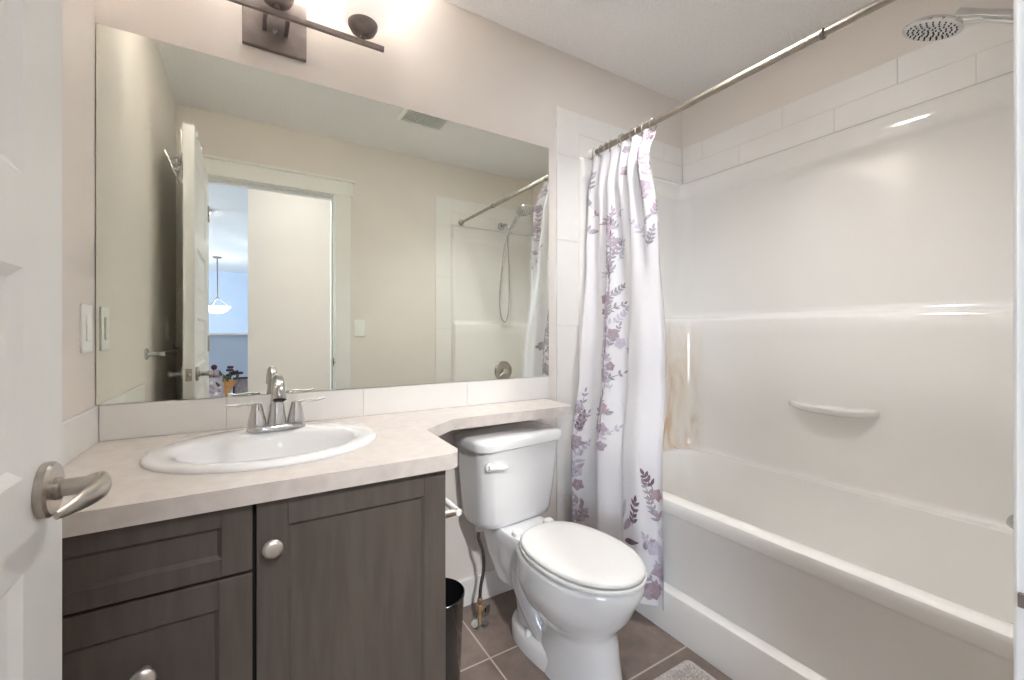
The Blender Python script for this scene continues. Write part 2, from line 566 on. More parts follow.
def tub():
    root = empty('bathtub', (1.73, 0.83, 0), 'white acrylic alcove bathtub behind the floral shower curtain', 'bathtub')
    x1, y0, y1 = XR - 0.004, YF + 0.004, YB - 0.004
    Z = 0.49
    # shell: outer edge, rim, basin
    bm = bmesh.new()
    k = 8
    rings = [at(rrect(TX + 0.004, x1, y0, y1, 0.004, k), Z - 0.05),
             at(rrect(TX, x1, y0, y1, 0.004, k), Z - 0.016),
             at(rrect(TX + 0.004, x1, y0, y1, 0.006, k), Z - 0.004),
             at(rrect(TX + 0.014, x1 - 0.001, y0 + 0.001, y1 - 0.001, 0.01, k), Z),
             at(rrect(TX + 0.058, x1 - 0.082, y0 + 0.082, y1 - 0.082, 0.10, k), Z),
             at(rrect(TX + 0.072, x1 - 0.092, y0 + 0.092, y1 - 0.092, 0.11, k), Z - 0.006),
             at(rrect(TX + 0.080, x1 - 0.098, y0 + 0.098, y1 - 0.098, 0.12, k), Z - 0.025),
             at(rrect(TX + 0.105, x1 - 0.125, y0 + 0.12, y1 - 0.16, 0.13, k), 0.24),
             at(rrect(TX + 0.125, x1 - 0.145, y0 + 0.14, y1 - 0.20, 0.13, k), 0.15),
             at(rrect(TX + 0.17, x1 - 0.16, y0 + 0.16, y1 - 0.25, 0.10, k), 0.115),
             at(rrect(TX + 0.30, x1 - 0.28, y0 + 0.40, y1 - 0.50, 0.05, k), 0.11)]
    loft(bm, rings, cap0=False)
    link('basin', bm, M['acryl'], root, 40)
    # apron: profile in XZ swept along Y
    prof = [(TX + 0.004, Z - 0.05), (TX + 0.012, Z - 0.065), (TX + 0.014, 0.20), (TX + 0.013, 0.168), (TX + 0.004, 0.158),
            (TX - 0.010, 0.152), (TX - 0.013, 0.14), (TX - 0.010, 0.0), (TX + 0.04, 0.0), (TX + 0.04, Z - 0.05)]
    bm = bmesh.new()
    loft(bm, [[Vector((x, y, z)) for x, z in prof] for y in (y0, y1)])
    link('apron', bm, M['acryl'], root, 40)
    return root


tub()


def surround():
    root = empty('shower_surround', (1.73, 0.83, 0.49), 'glossy white shower wall surround above the bathtub', 'shower surround')
    x0 = 1.352

    def U(ins, r, z, front):
        """open U polyline: front edge of back end wall -> long wall -> door end wall"""
        xa, ya, yb = XR - 0.003 - ins, YF + 0.003 + ins, YB - 0.003 - ins
        p = [(x0, YB - 0.003), (x0 + 0.002, yb + ins * 0.35), (x0 + 0.012, yb - front), (x0 + 0.030, yb - front), (x0 + 0.045, yb - front * 0.5), (x0 + 0.055, yb)]
        k = 10
        for i in range(k + 1):
            a = R(90 - 90 * i / k)
            p.append((xa - r + r * math.cos(a), yb - r + r * math.sin(a)))
        for i in range(k + 1):
            a = R(0 - 90 * i / k)
            p.append((xa - r + r * math.cos(a), ya + r + r * math.sin(a)))
        q = [(x0, YF + 0.003), (x0 + 0.002, ya - ins * 0.35), (x0 + 0.012, ya + front), (x0 + 0.030, ya + front), (x0 + 0.045, ya + front * 0.5), (x0 + 0.055, ya)]
        return at(p + q[::-1], z)
    lv = [(1.965, 0.0, 0.03, 0.0), (1.9635, 0.010, 0.03, 0.002), (1.955, 0.020, 0.035, 0.004), (1.94, 0.026, 0.04, 0.006),
          (1.885, 0.031, 0.05, 0.006), (1.868, 0.030, 0.052, 0.006), (1.856, 0.025, 0.055, 0.006), (1.846, 0.018, 0.055, 0.006), (1.832, 0.014, 0.06, 0.006),
          (1.80, 0.012, 0.07, 0.006), (1.23, 0.016, 0.07, 0.006), (1.212, 0.018, 0.075, 0.006),
          (1.202, 0.025, 0.085, 0.004), (1.195, 0.040, 0.10, 0.002), (1.188, 0.050, 0.105, 0.001), (1.175, 0.056, 0.11, 0.0), (1.10, 0.058, 0.12, 0.0),
          (0.56, 0.056, 0.12, 0.0), (0.515, 0.058, 0.12, 0.0), (0.499, 0.062, 0.12, 0.0), (0.4925, 0.069, 0.12, 0.0), (0.4905, 0.080, 0.12, 0.0)]
    bm = bmesh.new()
    loft(bm, [U(i, r, z, f) for z, i, r, f in lv], closed=False)
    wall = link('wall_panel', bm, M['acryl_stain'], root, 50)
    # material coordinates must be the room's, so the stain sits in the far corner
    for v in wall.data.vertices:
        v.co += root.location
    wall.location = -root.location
    # moulded soap ledge on the long wall
    bm = bmesh.new()
    xf = XR - 0.003 - 0.057
    rings = []
    n = 14
    for i in range(n + 1):
        t = i / n
        y = 0.675 + 0.325 * t
        e = (1 - abs(2 * t - 1) ** 2.6)
        d = 0.052 * e + 0.004
        th = 0.25 + 0.75 * e ** 0.6
        zz = 0.803 - 0.004 * math.sin(math.pi * t)
        rings.append([Vector((xf + 0.01, y, zz + 0.012)), Vector((xf - d * 0.8, y, zz + 0.010)), Vector((xf - d, y, zz + 0.004)),
                      Vector((xf - d, y, zz - 0.006)), Vector((xf - d * 0.8, y, zz - 0.006 - 0.010 * th)), Vector((xf + 0.01, y, zz - 0.006 - 0.028 * th))])
    loft(bm, rings)
    link('soap_ledge', bm, M['acryl'], root, 60)


surround()

# ------------------------------------------------------------------ shower fittings
RX, RZ = 1.433, 1.99


def rod():
    root = empty('shower_curtain_rod', (RX, YF + 0.01, RZ), 'brushed metal tension rod across the bathtub opening', 'curtain rod')
    bm = bmesh.new()
    tube(bm, [(RX, YF + 0.012, RZ), (RX, 0.62, RZ)], 0.0105, 16, smooth=False)
    tube(bm, [(RX, 0.60, RZ), (RX, YB - 0.012, RZ)], 0.0125, 16, smooth=False)
    link('tube', bm, M['rod'], root, 40)
    bm = bmesh.new()
    lathe(bm, [(0.0126, 0), (0.0155, 0.002), (0.0155, 0.010), (0.0126, 0.012)], (RX, 0.595, RZ), 'Y', 16)
    link('joint_collar', bm, M['bronze'], root, 40)
    for nm, y, s, m in (('end_cap', YB - 0.0087, -1, M['plate']), ('end_cap', YF + 0.0087, 1, M['nickel'])):
        bm = bmesh.new()
        lathe(bm, [(0.024, 0), (0.024, 0.006 * s), (0.019, 0.02 * s), (0.0165, 0.032 * s), (0.013, 0.034 * s)], (RX, y, RZ), 'Y', 24)
        c = link(nm, bm, m, root, 40)
        if s < 0:
            c['label'] = 'white plastic end cap'


rod()

SHX = 1.79


def shower():
    root = empty('hand_shower', (SHX, YF + 0.03, 1.95), 'chrome hand shower with round head and looping hose', 'shower head')
    y = YF + 0.027
    bm = bmesh.new()
    lathe(bm, [(0.032, 0), (0.032, 0.004), (0.026, 0.012), (0.012, 0.016)], (SHX, y, 2.0), 'Y', 24)
    tube(bm, [(SHX, y, 2.0), (SHX, y + 0.05, 2.005), (SHX, y + 0.095, 1.99), (SHX, y + 0.13, 1.955)], 0.0105)
    link('shower_arm', bm, M['chrome'], root, 40)
    hb = Vector((SHX, y + 0.135, 1.945))           # holder
    bm = bmesh.new()
    lathe_dir(bm, [(0.015, -0.03), (0.021, -0.026), (0.021, 0.018), (0.016, 0.024)], hb, (0, 0.25, -1))
    link('holder', bm, M['chrome'], root, 40)
    a = Vector((SHX, 0.20, 1.905))
    hc = Vector((SHX, 0.455, 2.045))
    bm = bmesh.new()
    nrm = Vector((-0.05, 0.35, -1)).normalized()
    tube(bm, [a, (SHX, 0.245, 1.945), (SHX, 0.29, 1.982), (SHX, 0.34, 2.016), (SHX, 0.40, 2.050)], [0.011, 0.014, 0.0165, 0.0165, 0.024], 14)
    lathe_dir(bm, [(0.004, -0.026), (0.034, -0.024), (0.060, -0.015), (0.0735, -0.004), (0.0725, 0.002), (0.067, 0.004)], hc, nrm, 40)
    head = link('handset', bm, M['chrome'], root, 40)
    bm = bmesh.new()
    q = Vector((0, 0, 1)).rotation_difference(nrm)
    for rr, cnt in ((0.010, 5), (0.022, 10), (0.034, 15), (0.046, 20), (0.058, 24)):
        for i in range(cnt):
            t = 2 * math.pi * i / cnt + rr * 40
            lathe_dir(bm, [(0.0026, 0), (0.0022, 0.0025)], hc + q @ Vector((rr * math.cos(t), rr * math.sin(t), 0.0035)), nrm, 6)
    link('spray_nozzles', bm, M['dark'], head)
    bm = bmesh.new()
    tube(bm, [a, (SHX + 0.01, 0.185, 1.86), (SHX + 0.03, 0.165, 1.70), (SHX + 0.045, 0.15, 1.45), (SHX + 0.035, 0.15, 1.27), (SHX, 0.15, 1.205),
              (SHX - 0.04, 0.15, 1.27), (SHX - 0.045, 0.15, 1.45), (SHX - 0.025, 0.165, 1.70), (SHX - 0.012, 0.185, 1.86), (SHX - 0.002, 0.205, 1.925)], 0.0068, 10)
    link('hose', bm, M['chrome'], root, 60)
    # valve
    v = empty('shower_valve', (SHX, YF + 0.065, 0.80), 'round chrome shower valve with lever on the tub end wall', 'shower valve')
    yv = YF + 0.062
    bm = bmesh.new()
    lathe(bm, [(0.082, 0), (0.082, 0.004), (0.074, 0.012), (0.045, 0.016), (0.03, 0.018)], (SHX, yv, 0.80), 'Y', 36)
    link('escutcheon', bm, M['nickel'], v, 40)
    bm = bmesh.new()
    lathe(bm, [(0.027, 0.017), (0.026, 0.05), (0.022, 0.056)], (SHX, yv, 0.80), 'Y', 24)
    tube(bm, [(SHX, yv + 0.045, 0.80), (SHX - 0.03, yv + 0.05, 0.785), (SHX - 0.062, yv + 0.052, 0.765)], [0.012, 0.009, 0.006])
    link('lever', bm, M['chrome'], v, 40)
    # spout
    bm = bmesh.new()
    tube(bm, [(SHX, yv - 0.001, 0.615), (SHX, yv + 0.05, 0.615), (SHX, yv + 0.105, 0.608), (SHX, yv + 0.148, 0.598), (SHX, yv + 0.160, 0.580)],
         [0.032, 0.028, 0.027, 0.026, 0.022], 18)
    tag(link('tub_spout', bm, M['chrome'], None, 40), 'chrome tub spout low on the end wall, mostly hidden by the door casing', 'tub spout')


shower()


# ------------------------------------------------------------------ shower curtain
def lerp(a, b, t):
    return a + (b - a) * t


def interp(tab, x):
    if x <= tab[0][0]:
        return tab[0][1]
    for (a, va), (b, vb) in zip(tab[:-1], tab[1:]):
        if x <= b:
            t = (x - a) / (b - a)
            t = t * t * (3 - 2 * t)
            return lerp(va, vb, t)
    return tab[-1][1]


CT, CB = 1.958, 0.085


def cur(s, z):
    """cloth point: s 0 at the wall .. 1 at the free edge"""
    h = (CT - z) / (CT - CB)
    yl = interp([(0, 1.588), (0.5, 1.565), (1, 1.56)], h)
    yr = interp([(0, 1.205), (0.25, 1.145), (0.5, 1.10), (0.75, 1.072), (1, 1.062)], h)
    xc = interp([(0, RX), (0.1, 1.405), (0.25, 1.385), (0.55, 1.335), (0.72, 1.288), (1, 1.283)], h)
    A = interp([(0, 0.017), (0.15, 0.026), (0.5, 0.033), (1, 0.030)], h)
    top = math.cos(2 * math.pi * (6.0 * s + 0.08))
    low = 0.75 * math.cos(2 * math.pi * (3.0 * s ** 0.9 + 0.18)) + 0.30 * math.cos(2 * math.pi * (5.0 * s + 0.3))
    k = min(1, h / 0.5)
    k = k * k * (3 - 2 * k)
    w = lerp(top, low, k)
    sh = 0.012 * math.sin(2 * math.pi * (6.0 * s)) * (1 - k) + 0.014 * math.sin(2 * math.pi * (3 * s ** 0.9)) * k
    x = xc + A * w
    if s > 0.95:
        x += (s - 0.95) * 0.3 * k
    x -= 0.048 * s ** 3 * interp([(0, 0.25), (0.05, 1), (0.25, 0.6), (0.5, 0.0), (1, 0)], h)
    y = lerp(yl, yr, s) + sh * math.sin(math.pi * min(1, s * 1.0))
    return Vector((x, y, z + (0.006 * math.cos(2 * math.pi * 12 * s) if h < 0.01 else 0)))


def curn(s, z):
    e = 0.002
    a = cur(min(1, s + e), z) - cur(max(0, s - e), z)
    b = cur(s, min(CT, z + e)) - cur(s, max(CB, z - e))
    n = a.cross(b).normalized()
    return n if n.x < 0 else -n


def curtain():
    rnd = random.Random(5)
    bm = bmesh.new()
    NS, NZ = 150, 60
    g = [[bm.verts.new(cur(i / NS, lerp(CT, CB, j / NZ))) for i in range(NS + 1)] for j in range(NZ + 1)]
    for j in range(NZ):
        for i in range(NS):
            bm.faces.new((g[j][i], g[j][i + 1], g[j + 1][i + 1], g[j + 1][i]))
    WID = 0.45                       # metres of run per unit s

    def P(s, z):
        s = min(0.999, max(0.001, s))
        z = min(CT - 0.002, max(CB + 0.002, z))
        return cur(s, z) + curn(s, z) * 0.0016

    def width(s, z):
        s = min(0.97, max(0.03, s))
        return max(0.25, (cur(s + 0.03, z) - cur(s - 0.03, z)).length / 0.06)

    def blade(s, z, L, w, ang, mi):
        """leaf or petal; ang from straight up, in the cloth plane"""
        n = 6
        ca, sa = math.cos(ang), math.sin(ang)
        wid = width(s, z)
        rows = []
        for i in range(n + 1):
            t = i / n
            hw = w * (math.sin(math.pi * t ** 0.85)) + 0.0004
            row = []
            for q in (-1, -0.5, 0, 0.5, 1):
                a, b = t * L, q * hw
                row.append(bm.verts.new(P(s + (a * sa + b * ca) / wid, z + a * ca - b * sa)))
            rows.append(row)
        for r0, r1 in zip(rows[:-1], rows[1:]):
            for i in range(4):
                bm.faces.new((r0[i], r0[i + 1], r1[i + 1], r1[i])).material_index = mi

    MA, PL, LA, GR, PK = 1, 2, 3, 4, 5

    def flower(s, z, r, mi, mc=PL, n=5):
        a0 = rnd.uniform(0, 6)
        for i in range(n):
            blade(s, z, r * rnd.uniform(0.8, 1.0), r * 0.42, a0 + i * 2 * math.pi / n, mi)
        for i in range(3):
            blade(s, z, r * 0.33, r * 0.12, a0 + i * 2.1, mc)

    def sprig(s, z, L, ang, mi, n=5, ll=0.03, lw=0.007):
        ca, sa = math.cos(ang), math.sin(ang)
        wid = width(s, z)
        blade(s, z, L, 0.0016, ang, mi)
        for i in range(n):
            t = (i + 0.8) / (n + 0.3)
            for sd in (-1, 1):
                blade(s + t * L * sa / wid, z + t * L * ca, ll * rnd.uniform(0.8, 1.15) * (1.1 - 0.35 * t), lw, ang + sd * rnd.uniform(0.6, 0.95), mi)
        blade(s + L * sa / wid, z + L * ca, ll, lw, ang, mi)

    def column(s0, z0, z1, step, spread, dens=1.0):
        z = z0
        while z > z1:
            c = rnd.random()
            s = s0 + rnd.uniform(-spread, spread)
            if c < 0.13:
                flower(s, z, rnd.uniform(0.022, 0.036), rnd.choice((MA, LA, LA, PK, LA)), rnd.choice((MA, GR)))
            elif c < 0.75:
                sprig(s, z, rnd.uniform(0.06, 0.11), rnd.uniform(-1.1, 1.1), rnd.choice((GR, LA, MA, GR, LA)), rnd.randint(3, 5), 0.025, 0.0048)
            else:
                for _ in range(3):
                    blade(s + rnd.uniform(-.03, .03), z + rnd.uniform(-.02, .02), rnd.uniform(0.025, 0.05), rnd.uniform(0.005, 0.010), rnd.uniform(-1.6, 1.6), rnd.choice((LA, MA, GR)))
            z -= step * rnd.uniform(0.75, 1.25)

    column(0.41, 1.62, 0.62, 0.019, 0.055)                # tall spray in the middle of the cloth
    for i in range(34):                                    # its dark stalk
        blade(0.425 + 0.004 * math.sin(i), 0.66 + i * 0.030, 0.04, 0.0036, rnd.uniform(-0.12, 0.12), rnd.choice((PL, MA, GR, MA)))
    flower(0.31, 1.27, 0.032, PK)
    flower(0.29, 1.21, 0.020, PK)
    sprig(0.52, 1.05, 0.07, 1.7, GR, 3, 0.034, 0.009)
    flower(0.50, 1.07, 0.03, LA, GR)
    sprig(0.30, 0.99, 0.05, 0.3, PL, 3, 0.026, 0.006)
    sprig(0.33, 0.76, 0.05, 0.5, PL, 3, 0.024, 0.006)
    column(0.08, 1.86, 1.50, 0.07, 0.02)
    column(0.62, 1.92, 1.80, 0.05, 0.03)
    column(0.92, 1.94, 1.45, 0.028, 0.05)
    sprig(0.84, 1.86, 0.07, 0.5, GR, 3, 0.034, 0.011)
    sprig(0.93, 1.90, 0.06, 0.3, PL, 3, 0.030, 0.010)
    column(0.09, 0.78, 0.20, 0.028, 0.05)
    sprig(0.10, 0.66, 0.08, 0.2, PL, 4, 0.03, 0.007)
    sprig(0.78, 0.36, 0.10, 0.15, PL, 4, 0.032, 0.0065)
    sprig(0.90, 0.52, 0.06, -0.5, PL, 3, 0.028, 0.006)
    flower(0.93, 0.50, 0.028, PK)
    for ss, zz, L, an, mi in ((0.66, 0.37, 0.09, 0.25, LA), (0.69, 0.33, 0.08, 0.5, MA), (0.62, 0.32, 0.07, -0.5, LA), (0.70, 0.29, 0.06, 1.2, PL), (0.60, 0.27, 0.07, 0.1, MA)):
        blade(ss, zz, L, 0.011, an, mi)
    flower(0.92, 0.30, 0.035, LA)
    flower(0.96, 0.22, 0.04, MA)
    flower(0.80, 0.24, 0.04, LA)
    column(0.92, 0.46, 0.12, 0.035, 0.05)
    flower(0.74, 0.15, 0.04, LA)
    flower(0.90, 0.14, 0.045, PK)
    sprig(0.84, 0.11, 0.07, 1.0, MA, 4, 0.03, 0.008)
    sprig(0.70, 0.10, 0.07, -0.6, LA, 4, 0.03, 0.008)
    for i in range(14):                                    # scattered single blades
        blade(rnd.uniform(0.32, 0.5), rnd.uniform(0.75, 1.5), 0.03, 0.006, rnd.uniform(-2, 2), LA)
    o = link('shower_curtain', bm, [M['cloth'], M['p_mauve'], M['p_plum'], M['p_lav'], M['p_grey'], M['p_pink']], None, 75, rec=False)
    tag(o, 'white shower curtain printed with mauve and grey flowers, bunched by the wall', 'shower curtain')
    return o


curtain()

ORD = ['first', 'second', 'third', 'fourth', 'fifth', 'sixth', 'seventh', 'eighth', 'ninth', 'tenth']
ring_mesh = None
for i in range(10):
    s = (i + 0.5) / 10
    y = cur(s, CT).y
    if ring_mesh is None:
        bm = bmesh.new()
        pts = [(0.020 * math.cos(2 * math.pi * k / 20), 0, 0.026 * math.sin(2 * math.pi * k / 20)) for k in range(21)]
        tube(bm, pts, 0.0022, 8, smooth=False)
        bmesh.ops.remove_doubles(bm, verts=bm.verts, dist=1e-5)
        for q in range(4):
            lathe(bm, [(0.001, -0.003), (0.0036, -0.0015), (0.0036, 0.0015), (0.001, 0.003)], (-0.008 + q * 0.0055, 0, 0.0245), 'X', 8)
        ring_mesh = link('curtain_ring', bm, M['nickel'], None, 60)
        ring = ring_mesh
    else:
        ring = ring_mesh.copy()
        COL.objects.link(ring)
    ring.location = (RX, y, RZ - 0.0375)
    tag(ring, 'metal curtain ring on the shower rod, %s from the wall with the mirror' % ORD[i], 'curtain ring', 'curtain rings on the shower rod')

# ------------------------------------------------------------------ wall mirror
bm = bmesh.new()
x0, x1, z0, z1 = XL + 0.003, 1.174, 0.9165, 1.963
box(bm, x0, x1, YB - 0.006, YB - 0.0005, z0, z1)
for f in bm.faces:
    f.material_index = 0 if abs(f.calc_center_median().y - (YB - 0.006)) < 1e-4 else 1
o = link('wall_mirror', bm, [M['mirror'], M['dark']])
tag(o, 'large frameless mirror above the sink and counter', 'mirror')


# ------------------------------------------------------------------ vanity cabinet
CY = 1.005           # cabinet face
CX0, CX1 = XL + 0.002, 0.42
GX = 0.008


def shaker(bm, x0, x1, z0, z1, y, fr=0.056, th=0.02, rec=0.008, fz=None):
    """frame-and-panel front facing -Y at y"""
    box(bm, x0 + 0.004, x1 - 0.004, y + rec, y + th, z0 + 0.004, z1 - 0.004)
    box(bm, x0, x0 + fr, y, y + th, z0, z1, 0.0012, 1)
    box(bm, x1 - fr, x1, y, y + th, z0, z1, 0.0012, 1)
    fz = fz or fr
    box(bm, x0 + fr, x1 - fr, y, y + th, z0, z0 + fz, 0.0012, 1)
    box(bm, x0 + fr, x1 - fr, y, y + th, z1 - fz, z1, 0.0012, 1)
    # sloped bead inside the frame
    a = [(x0 + fr, z0 + fz), (x1 - fr, z0 + fz), (x1 - fr, z1 - fz), (x0 + fr, z1 - fz)]
    c = 0.007
    b = [(x0 + fr + c, z0 + fz + c), (x1 - fr - c, z0 + fz + c), (x1 - fr - c, z1 - fz - c), (x0 + fr + c, z1 - fz - c)]
    va = [bm.verts.new((x, y + 0.002, z)) for x, z in a]
    vb = [bm.verts.new((x, y + rec + 0.0003, z)) for x, z in b]
    for i in range(4):
        j = (i + 1) % 4
        bm.faces.new((va[i], va[j], vb[j], vb[i]))


def knob(x, z, parent):
    bm = bmesh.new()
    lathe(bm, [(0.009, 0.0), (0.008, -0.006), (0.007, -0.013), (0.011, -0.018), (0.0178, -0.021), (0.0195, -0.025), (0.0178, -0.029), (0.010, -0.032), (0.003, -0.0325)],
          (x, CY - 0.0, z), 'Y', 24)
    return link('knob', bm, M['knob'], parent, 50)


def vanity():
    root = empty('vanity_cabinet', ((CX0 + CX1) / 2, 1.3, 0), 'dark grey-brown vanity cabinet with door and drawers under the sink', 'vanity cabinet')
    y1 = YB - 0.0155
    cf = CY + 0.0205
    bm = bmesh.new()
    box(bm, CX1 - 0.018, CX1, cf - 0.0, y1, 0.0, 0.776)
    box(bm, CX0, CX0 + 0.018, cf, y1, 0.0, 0.776)
    box(bm, CX0 + 0.018, CX1 - 0.018, cf + 0.02, y1, 0.09, 0.108)
    box(bm, CX0 + 0.018, CX1 - 0.018, y1 - 0.008, y1, 0.108, 0.776)
    box(bm, CX0 + 0.018, CX1 - 0.018, cf + 0.06, cf + 0.075, 0.0, 0.09)
    link('carcass', bm, M['cab'], root)
    bm = bmesh.new()
    box(bm, CX0 + 0.018, CX1 - 0.018, cf, cf + 0.018, 0.735, 0.776)
    box(bm, GX - 0.02, GX + 0.02, cf, cf + 0.018, 0.108, 0.735)
    box(bm, CX0 + 0.018, GX - 0.02, cf, cf + 0.018, 0.615, 0.655)
    box(bm, CX0 + 0.018, GX - 0.02, cf, cf + 0.018, 0.345, 0.385)
    box(bm, CX0 + 0.018, CX1 - 0.018, cf, cf + 0.018, 0.09, 0.108)
    link('face_frame', bm, M['cab_in'], root)
    bm = bmesh.new()
    shaker(bm, GX + 0.004, CX1 - 0.001, 0.10, 0.772, CY)
    d = link('door', bm, M['cab'], root)
    knob(GX + 0.031, 0.683, d)
    bm = bmesh.new()
    shaker(bm, CX0 + 0.003, GX - 0.003, 0.640, 0.772, CY, fr=0.052, fz=0.036)
    link('drawer', bm, M['cab'], root)['label'] = 'shallow false drawer front without knob'
    for z0, z1 in ((0.372, 0.634), (0.10, 0.366)):
        bm = bmesh.new()
        shaker(bm, CX0 + 0.003, GX - 0.003, z0, z1, CY)
        d = link('drawer', bm, M['cab'], root)
        knob(-0.160, (z0 + z1) / 2 + 0.003, d)


vanity()

SKX, SKY, SKA, SKB = 0.052, 1.307, 0.268, 0.221


def counter():
    FY = 0.987
    poly = [(XL + 0.001, FY), (0.424, FY), (0.446, 0.995), (0.459, 1.022), (0.466, 1.266), (0.470, 1.274), (0.594, 1.377), (0.606, 1.381),
            (1.128, 1.381), (1.142, 1.395), (1.150, YB - 0.001), (XL + 0.001, YB - 0.001)]
    ho = ellipse(SKX, SKY, SKA - 0.02, SKB - 0.02, 48)
    z0, z1 = ZK - 0.038, ZK
    bm = bmesh.new()
    bev = 0.003
    # body sides
    for a, zz in ((poly, (z0, z1)), (ho, (z1, z0))):
        v0 = [bm.verts.new((x, y, zz[0])) for x, y in a]
        v1 = [bm.verts.new((x, y, zz[1])) for x, y in a]
        for i in range(len(a)):
            j = (i + 1) % len(a)
            bm.faces.new((v0[i], v0[j], v1[j], v1[i]))
    for z in (z0, z1):
        es = [e for e in bm.edges if all(abs(v.co.z - z) < 1e-6 for v in e.verts)]
        bmesh.ops.triangle_fill(bm, edges=es, use_beauty=True)
    o = link('countertop', bm, M['counter'])
    tag(o, 'beige speckled laminate countertop with narrow ledge over the toilet tank', 'countertop')


counter()


def sink():
    root = empty('sink', (SKX, SKY, ZK), 'white oval drop-in sink set into the beige countertop', 'sink')
    z = ZK
    n = 64
    def E(a, b, dz, dy=0.0, p=2.0):
        return at(ellipse(SKX, SKY + dy, a, b, n, p), z + dz)
    bm = bmesh.new()
    rings = [E(SKA - 0.026, SKB - 0.026, -0.10), E(SKA - 0.024, SKB - 0.024, -0.03), E(SKA - 0.022, SKB - 0.022, 0.0005), E(SKA - 0.001, SKB - 0.001, 0.0005), E(SKA, SKB, 0.005), E(SKA - 0.004, SKB - 0.004, 0.011), E(SKA - 0.014, SKB - 0.013, 0.0145),
             E(SKA - 0.038, SKB - 0.038, 0.0140, -0.008), E(SKA - 0.056, SKB - 0.060, 0.0115, -0.016), E(SKA - 0.066, SKB - 0.070, 0.004, -0.018),
             E(SKA - 0.074, SKB - 0.076, -0.016, -0.018), E(SKA - 0.093, SKB - 0.090, -0.065, -0.018), E(SKA - 0.125, SKB - 0.11, -0.105, -0.018),
             E(SKA - 0.19, SKB - 0.155, -0.122, -0.015), E(0.022, 0.022, -0.126, -0.012)]
    loft(bm, rings, cap0=False)
    link('bowl', bm, M['china'], root, 60)
    bm = bmesh.new()
    lathe(bm, [(0.0225, -0.127), (0.0225, -0.1245), (0.018, -0.1235), (0.015, -0.125), (0.004, -0.1245)], (SKX, SKY - 0.012, z), 'Z', 20)
    link('drain', bm, M['chrome'], root, 40)


sink()


def faucet():
    FX, FYY, Z = 0.070, 1.462, ZK + 0.0135
    root = empty('faucet', (FX, FYY, Z), 'chrome two-handle faucet with arched spout behind the oval sink', 'faucet')
    bm = bmesh.new()
    prof = [(0.078, 0.027, 0), (0.078, 0.027, 0.006), (0.073, 0.024, 0.015), (0.070, 0.021, 0.018)]
    loft(bm, [at(ellipse(FX, FYY, a, b, 40, 3.0), Z + h) for a, b, h in prof])
    link('base', bm, M['chrome'], root, 40)
    for sx in (-1, 1):
        x = FX + sx * 0.051
        bm = bmesh.new()
        lathe(bm, [(0.0245, 0.017), (0.0235, 0.030), (0.019, 0.050), (0.0155, 0.067), (0.0125, 0.077), (0.005, 0.081)], (x, FYY, Z), 'Z', 24)
        tube(bm, [(x - sx * 0.004, FYY, Z + 0.074), (x + sx * 0.022, FYY + 0.004, Z + 0.079), (x + sx * 0.055, FYY + 0.008, Z + 0.076), (x + sx * 0.082, FYY + 0.010, Z + 0.081)],
             [0.009, 0.0085, 0.0065, 0.0055], 12, squash=0.55)
        link('handle', bm, M['chrome'], root, 40)
    bm = bmesh.new()
    lathe(bm, [(0.026, 0.016), (0.024, 0.035), (0.020, 0.07), (0.017, 0.09)], (FX, FYY, Z), 'Z', 24)
    tube(bm, [(FX, FYY, Z + 0.085), (FX, FYY - 0.002, Z + 0.115), (FX, FYY - 0.014, Z + 0.139), (FX, FYY - 0.040, Z + 0.152), (FX, FYY - 0.07, Z + 0.147), (FX, FYY - 0.097, Z + 0.128), (FX, FYY - 0.110, Z + 0.100)],
         [0.0172, 0.0158, 0.0150, 0.015, 0.0155, 0.017, 0.0185], 18)
    sp = link('spout', bm, M['chrome'], root, 50)
    bm = bmesh.new()
    lathe_dir(bm, [(0.0135, 0), (0.013, 0.004)], (FX, FYY - 0.110, Z + 0.0995), (0, -0.3, -1), 18)
    link('aerator', bm, M['dark'], sp, 40)


faucet()


